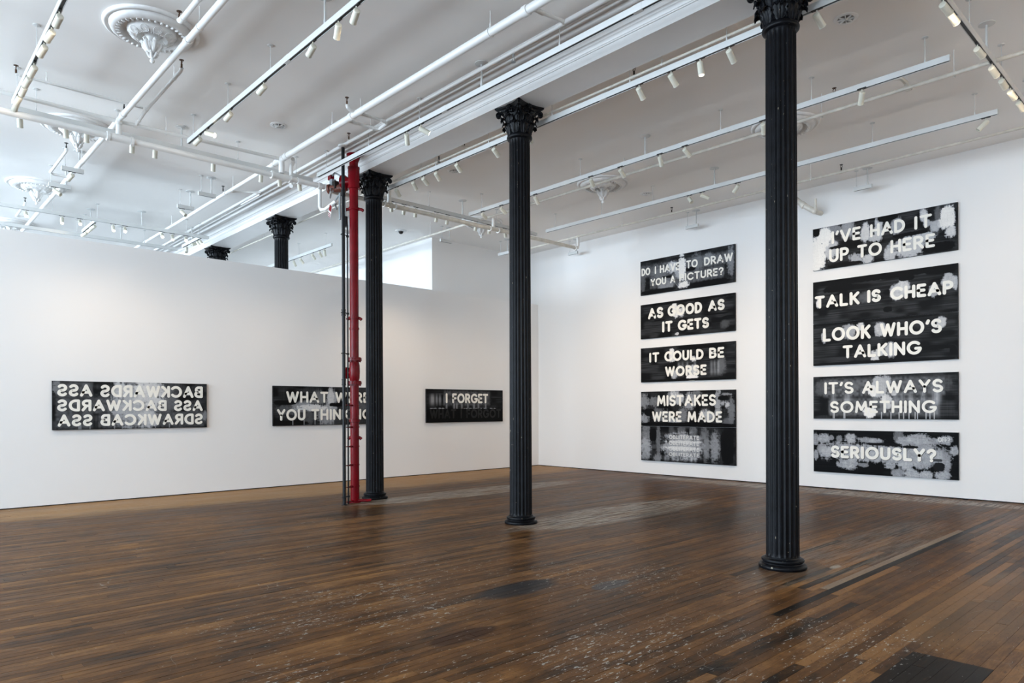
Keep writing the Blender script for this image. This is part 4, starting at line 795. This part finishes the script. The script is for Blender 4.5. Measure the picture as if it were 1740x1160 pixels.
# 1 backwards
a = Art(1, base=.03, streak=.06, vertical=.6)
a.blob(.46, .40, .10, .40, .55, .8, .9, .5).blob(.60, .25, .09, .33, .70, .6, .8).blob(.555, .14, .055, .10, .75, .3, .5).blob(.41, .18, .045, .16, .6, .4, .6).blob(.52, .66, .13, .30, .42, 1, 1).blob(.585, .80, .06, .2, .6, .5, .7).blob(.72, .40, .06, .25, .16, 1, .8).blob(.30, .45, .09, .18, .07, 1, .8).blob(.025, .12, .02, .14, .22, .8, 1).blob(.11, .36, .05, .10, .06, 1, .8).blob(.90, .60, .05, .12, .10, 1, .9).blob(.98, .72, .02, .10, .28, .8, 1)
a.halo([(.03, .23, .06, .31), (.03, .7, .38, .62), (.03, .23, .68, .92), (.28, .97, .68, .92)], .10, .012, .05)
for u in (.155, .165, .22, .37, .42, .545, .595, .605, .635, .73): a.drip(u, .90, .99, .35)
painting('leftmost black painting with three rows of mirrored white letters reading backwards', 'L', 2.10, 1.912, [a], [('SSA', .028, .234, .06, .315, MIR), ('SDRAWKCAB', .282, .970, .06, .325, MIR), ('SDRAWKCAB', .027, .712, .375, .62, MIR), ('SSA', .763, .969, .375, .625, MIR), ('ASS', .030, .234, .68, .93, MIR), ('BACKWARDS', .283, .969, .68, .93, MIR)], GRL)
# 2 what were you thinking
a = Art(2, base=.02, streak=.05, vertical=.3)
a.blob(.35, .55, .14, .08, .75, .5, .9, .3).blob(.27, .52, .10, .13, .35, .9, 1).blob(.53, .42, .045, .38, .45, .7, .8, .4).blob(.52, .3, .03, .22, .65, .5, .6).blob(.40, .30, .05, .16, .2, 1, .8).blob(.13, .60, .10, .10, .12, 1, 1).blob(.47, .75, .08, .22, .35, .8, .9).blob(.30, .80, .05, .25, .10, 1, 1).blob(.80, .5, .10, .2, .12, 1, 1)
a.dark(.05, .42, .04, .06).dark(.12, .42, .08, .05).dark(.14, .93, .18, .06).dark(.60, .47, .10, .05)
for u in (.17, .27, .37, .42, .46, .515, .53, .545): a.drip(u, .85, .985, .4)
painting('black painting half hidden behind the red standpipe, asking what were you thinking', 'L', 5.595, 1.908, [a], [('WHAT', .112, .493, .13, .42), ('WERE', .561, 0.903, .13, .42), ('YOU', .032, .281, .58, .87), ('THINKING', .334, 0.925, .58, .87)], GRL)
# 3 I forget
a = Art(3, base=.02, streak=.035)
for u, wd, am in ((.07, .025, .30), (.125, .012, .18), (.165, .012, .22), (.215, .006, .25)): a.vs(u, .12, .52, wd, am, .15)
a.halo([(.23, .80, .12, .42)], .10, .02, .08)
for u in (.245, .34, .375, .44, .52, .60, .66, .76): a.vs(u, .38, .66, .010, .20, .1)
a.dark(.5, .80, .52, .215, .0045, .15, .2, 8)
for u in (.06, .10, .16, .20, .47, .50, .55, .60, .63, .70, .75, .84, .88): a.blob(u, .575, .018, .013, .30, .5, 1.5)
painting('black painting with a short line, I forget, over a solid black lower half', 'L', 9.12, 1.910, [a], [('I FORGET', .234, .791, .12, .42, dict(t=.21)), ('WHAT I FORGOT', .039, .972, .60, .88, dict(mat=LETD, t=.20, depth=.002))], GRL)
# 4 do I have to draw you a picture
a = Art(4, base=.02, streak=.04, vertical=.4)
a.blob(.47, .42, .035, .40, .80, .4, .8, .25).blob(.48, .86, .06, .10, .80, .4, .8).blob(.36, .32, .055, .17, .65, .5, .7, .3).blob(.44, .55, .05, .12, .45, .6, .8).blob(.22, .45, .09, .18, .20, .9, .8).blob(.27, .78, .06, .18, .30, .8, .8).blob(.33, .80, .05, .14, .28, .8, .8).blob(.63, .32, .06, .24, .22, .8, .8).blob(.74, .25, .05, .14, .30, .8, .8).blob(.96, .40, .03, .36, .28, .8, .9).blob(.66, .62, .14, .12, .08, 1, .9).blob(.03, .55, .025, .35, .12, .9, 1)
a.halo([(.013, .98, .21, .43), (.12, .89, .56, .77)], .14, .01, .07).dark(.30, .57, .06, .035).dark(.56, .46, .05, .06).dark(.2, .93, .2, .06).dark(.75, .92, .2, .08)
painting('top painting of the left stack, asking do I have to draw you a picture', 'R', -9.31, 4.722, [a], [('DO', .013, .115, .21, .43), ('I', .165, .185, .21, .43), ('HAVE', .225, .445, .21, .43), ('TO', .515, .635, .215, .435), ('DRAW', .700, .982, .215, .44), ('YOU', .120, .295, .56, .77), ('A', .340, .395, .56, .77), ('PICTURE?', .440, .892, .555, .765)], GRR)
# 5 as good as it gets
a = Art(5, base=.02, streak=.045); a.blob(.385, .18, .025, .12, .8, .3, .6).blob(.41, .33, .04, .16, .78, .3, .6).blob(.455, .35, .035, .13, .7, .4, .6).blob(.90, .80, .04, .10, .10, 1, .6).blob(.41, .93, .02, .04, .7, .4, .8).dark(.82, .50, .12, .02).dark(.22, .50, .06, .02).dark(.95, .62, .07, .05).dark(.5, .03, .5, .05)
painting('second painting down the left stack, reading as good as it gets', 'R', -9.31, 3.753, [a], [('AS', .088, .262, .12, .44, dict(t=.24)), ('GOOD', .311, .678, .12, .43, dict(t=.24)), ('AS', .737, .902, .12, .42, dict(t=.24)), ('IT', .248, .364, .55, .86, dict(t=.24)), ('GETS', .422, .747, .56, .86, dict(t=.24))], GRR)
# 6 it could be worse
a = Art(6, base=.02, streak=.045); a.blob(.355, .24, .03, .18, .78, .3, .6).blob(.36, .40, .03, .06, .75, .4, .6).blob(.585, .40, .03, .08, .7, .4, .7).blob(.57, .92, .06, .09, .82, .3, .5, .15).blob(.58, .72, .05, .15, .6, .5, .6).blob(.38, .82, .03, .12, .5, .5, .7).blob(.87, .62, .04, .22, .16, 1, .8)
for u in (.43, .47, .52, .60, .77, .80, .835): a.vs(u, .44, .90, .012, .16)
a.dark(.5, .96, .5, .03).dark(.62, .08, .2, .05)
painting('third painting down the left stack, reading it could be worse', 'R', -9.31, 2.790, [a], [('IT', .100, .214, .145, .43, dict(t=.22)), ('COULD', .273, .691, .14, .43, dict(t=.22)), ('BE', .747, .896, .13, .42, dict(t=.22)), ('WORSE', .280, .720, .57, .86, dict(t=.23))], GRR)
# 7 mistakes were made / obliterate
a = Art(7, base=.015, streak=.03, vertical=.5)
for u, v, ru, rv, am in ((.04, .25, .05, .2, .30), (.04, .78, .05, .14, .35), (.15, .30, .05, .13, .22), (.38, .10, .04, .10, .75), (.42, .22, .05, .14, .6), (.33, .2, .03, .15, .3), (.55, .30, .05, .25, .4), (.60, .12, .06, .10, .2), (.83, .40, .03, .42, .45), (.92, .38, .022, .10, .65), (.88, .36, .02, .06, .5), (.70, .62, .05, .10, .55), (.73, .72, .06, .12, .5), (.46, .68, .05, .20, .25), (.25, .68, .10, .16, .20), (.38, .85, .06, .12, .4), (.96, .55, .03, .30, .22), (.92, .85, .05, .10, .15), (.92, .12, .05, .03, .3), (.20, .55, .08, .06, .15)): a.blob(u, v, ru, rv, am, .7, 1.0, .5)
a.dark(.5, .955, .52, .07, .004).dark(.1, .6, .06, .1).dark(.88, .22, .05, .06)
b2 = Art(8, base=.015, streak=.035, vertical=.6)
for u, v, ru, rv, am in ((.06, .35, .05, .36, .30), (.06, .60, .055, .22, .5), (.06, .85, .05, .12, .4), (.20, .40, .025, .42, .22), (.145, .58, .05, .06, .10), (.19, .90, .04, .10, .3), (.46, .12, .04, .14, .15), (.58, .15, .04, .15, .22), (.70, .35, .045, .35, .22), (.71, .60, .035, .3, .30), (.80, .50, .045, .36, .40), (.74, .52, .06, .06, .25), (.35, .12, .03, .12, .1)): b2.blob(u, v, ru, rv, am, 1.0, 1.0, .6)
b2.blob(.46, .55, .20, .34, .55, .7, .9, .7).blob(.46, .42, .18, .04, .7, .4, .8).blob(.46, .60, .18, .05, .75, .4, .8).dark(.92, .5, .06, .5).dark(.14, .25, .04, .18)
for u in (.28, .31, .36, .42, .50, .56, .60): b2.vs(u, .80, .99, .014, .30)
painting('bottom painting of the left stack, two panels, mistakes were made above obliterate', 'R', -9.31, 1.825, [a, b2], [('MISTAKES', .188, .814, .055, .212), ('WERE', .130, .459, .285, .435), ('MADE', .521, .873, .285, .435), ('OBLITERATE', .318, .640, .620, .675, dict(t=.19, depth=.002, mat=LETG, each=False)), ('OBLITERATE', .318, .640, .705, .760, dict(t=.17, depth=.002, mat=LETG, each=False)), ('OBLITERATE', .318, .640, .785, .840, dict(t=.17, depth=.002, mat=LETG, each=False)), ('OBLITERATE', .318, .640, .865, .915, dict(t=.16, depth=.002, mat=LETG, each=False))], GRR)
# 8 I've had it up to here
a = Art(9, base=.02, streak=.05)
a.blob(.03, .62, .075, .42, .80, .3, .5, .15).blob(.09, .25, .06, .24, .80, .3, .5, .15).blob(.14, .55, .06, .22, .62, .5, .7).blob(.935, .28, .045, .26, .80, .3, .6, .2).blob(.955, .60, .035, .12, .75, .3, .6).blob(.905, .40, .03, .08, .7, .4, .6).blob(.86, .42, .03, .12, .55, .5, .7).blob(.88, .2, .02, .3, .15, .9, .8).blob(.395, .30, .032, .22, .72, .4, .5, .2).blob(.49, .28, .03, .24, .62, .5, .7).blob(.27, .18, .05, .18, .40, .8, .8).blob(.46, .46, .05, .08, .6, .5, .8).blob(.61, .27, .04, .17, .45, .5, .6).blob(.79, .14, .025, .14, .68, .4, .6).blob(.81, .34, .025, .08, .5, .5, .6).blob(.33, .86, .05, .12, .5, .6, .8).blob(.41, .90, .04, .10, .65, .5, .8).blob(.57, .86, .04, .18, .62, .5, .7).blob(.70, .78, .09, .22, .62, .5, .7).blob(.78, .62, .07, .10, .6, .5, .8).blob(.15, .10, .07, .09, .3, .7, .8)
a.dark(.03, .09, .025, .10, .004, .2, .3).dark(.25, .52, .12, .04).dark(.70, .50, .12, .04).dark(.55, .06, .07, .07).dark(.24, .95, .13, .05).dark(.88, .88, .10, .10)
painting('top painting of the right stack, white smears at both ends, had it up to here', 'R', -5.468, 4.705, [a], [("I'VE", .145, .363, .13, .43), ('HAD', .430, .670, .135, .43), ('IT', .730, .843, .14, .43), ('UP', .127, .276, .55, .86), ('TO', .338, .513, .56, .86), ('HERE', .571, .862, .57, .865)], GRR)
# 9 talk is cheap / look who's talking
a = Art(10, base=.02, streak=.045); b2 = Art(11, base=.02, streak=.045)
a.blob(.045, .52, .02, .1, .78, .3, .5).blob(.62, .45, .05, .18, .70, .4, .5, .5).blob(.66, .34, .04, .14, .72, .4, .5).blob(.94, .34, .04, .14, .6, .4, .6).blob(.98, .40, .02, .14, .6, .4, .6).blob(.40, .50, .05, .12, .14, 1, .6).blob(.85, .52, .03, .12, .5, .5, .6).dark(.5, .06, .5, .08).dark(.2, .22, .12, .08).dark(.55, .82, .03, .06).dark(.9, .1, .1, .08).dark(.68, .18, .05, .06)
b2.blob(.085, .32, .018, .15, .65, .3, .5, .6).blob(.36, .14, .025, .10, .74, .3, .6).blob(.50, .25, .04, .16, .66, .4, .5, .5).blob(.27, .25, .05, .17, .5, .4, .5, .5).blob(.46, .90, .03, .07, .76, .3, .6).blob(.48, .78, .05, .08, .7, .4, .7).blob(.90, .2, .03, .12, .7, .4, .5).blob(.57, .72, .04, .16, .6, .4, .5, .5).dark(.5, .97, .5, .04).dark(.85, .72, .12, .05).dark(.4, .04, .5, .025).dark(.97, .8, .02, .1)
painting('large double painting in the right stack: talk is cheap, look who is talking', 'R', -5.468, 3.738, [a, b2], [('TALK', .015, .354, .17, .32, dict(t=.22)), ('IS', .407, .505, .17, .315, dict(t=.24)), ('CHEAP', .568, .974, .17, .315, dict(t=.23)), ('LOOK', .077, .433, .56, .72, dict(t=.21)), ("WHO'S", .497, .903, .56, .715, dict(t=.21)), ('TALKING', .228, .772, .78, .93, dict(t=.21))], GRR)
# 10 it's always something
a = Art(12, base=.02, streak=.05, vertical=.25)
a.blob(.49, .27, .05, .23, .62, .25, .4, .5).blob(.44, .36, .03, .13, .78, .3, .4, .15).blob(.54, .16, .03, .14, .5, .5, .6).blob(.54, .55, .035, .10, .70, .4, .5).blob(.55, .68, .02, .08, .65, .4, .5).blob(.42, .84, .045, .12, .84, .3, .4, .1).blob(.59, .42, .02, .06, .6, .4, .6).blob(.06, .28, .05, .16, .12, .9, .7).blob(.88, .24, .08, .14, .10, 1, .8)
a.halo([(.086, .909, .13, .42), (.131, .866, .58, .86)], .14, .012, .07)
for u in (.155, .25, .27, .46, .52, .60, .645, .70, .78, .86, .875): a.vs(u, .38, .70, .018, .16)
for u in (.155, .163, .235, .243, .40, .41, .425, .505, .57, .625, .655, .69, .73, .745, .80, .825, .852): a.drip(u, .84, .99, .6)
for u in (.155, .265, .55, .78, .87): a.drip(u, .40, .50, .4)
for u in (.85, .875): a.vs(u, .1, .99, .016, .10)
painting('third painting in the right stack, dripping white letters, it is always something', 'R', -5.468, 2.015, [a], [("IT'S", .086, .307, .135, .42), ('ALWAYS', .369, .909, .135, .425), ('SOMETHING', .131, .866, .585, .865)], GRR)
# 11 seriously
a = Art(13, base=.004, streak=.006)
for u, v, ru, rv, am in ((.08, .20, .045, .12, .62), (.02, .22, .025, .14, .5), (.02, .60, .02, .12, .55), (.14, .18, .02, .06, .4), (.20, .20, .022, .09, .35), (.285, .19, .045, .12, .70), (.42, .21, .10, .06, .5), (.46, .23, .05, .06, .55), (.10, .50, .055, .20, .68), (.06, .44, .03, .12, .5),
    (.25, .48, .17, .20, .62), (.40, .52, .15, .22, .66), (.55, .52, .14, .20, .62), (.66, .55, .13, .22, .60), (.62, .14, .035, .18, .25), (.66, .22, .06, .10, .60), (.75, .16, .08, .12, .62), (.78, .36, .09, .16, .55), (.86, .20, .05, .07, .45), (.915, .17, .055, .10, .66), (.82, .52, .09, .18, .60), (.90, .55, .06, .22, .5), (.92, .70, .035, .16, .5), (.975, .38, .028, .10, .66), (.22, .78, .04, .10, .60), (.29, .78, .055, .14, .68), (.37, .78, .05, .05, .4), (.56, .76, .04, .08, .6), (.67, .74, .06, .10, .66), (.77, .72, .06, .10, .6), (.62, .92, .045, .10, .50), (.71, .91, .05, .11, .70), (.80, .93, .045, .10, .70), (.90, .92, .05, .11, .70), (.84, .62, .05, .10, .5)): a.blob(u, v, ru*.92, rv*.9, am*.95, .5, .8, .75)
a.dark(.88, .74, .035, .09, .01, .3, .6).dark(.87, .60, .03, .03, .05).dark(.70, .34, .05, .03).dark(.52, .30, .12, .03)
def lnk(u0, v0, u1, v1, n=24, am=.35):
    for i in range(n): t_ = i/n; a.blob(u0+(u1-u0)*t_, v0+(v1-v0)*t_, .003, .006, am, .6, 1.2)
lnk(.83, .22, .97, .56); lnk(.85, .20, .94, .40); lnk(.19, .28, .33, .30)
painting('bottom painting of the right stack, blotched white over black, word seriously', 'R', -5.468, 1.053, [a], [('SERIOUSLY?', .137, .868, .368, .658, dict(t=.25, depth=.002, off=.0402, mat=EDGE)), ('SERIOUSLY?', .135, .866, .36, .65, dict(t=.235, depth=.004, off=.0405, mat=LET)), ('OFF?', .875, .950, .11, .21, dict(t=.14, depth=.002, mat=LETG, each=False))], GRR)

for o in bpy.data.objects:
    if '_o' in o: del o['_o']
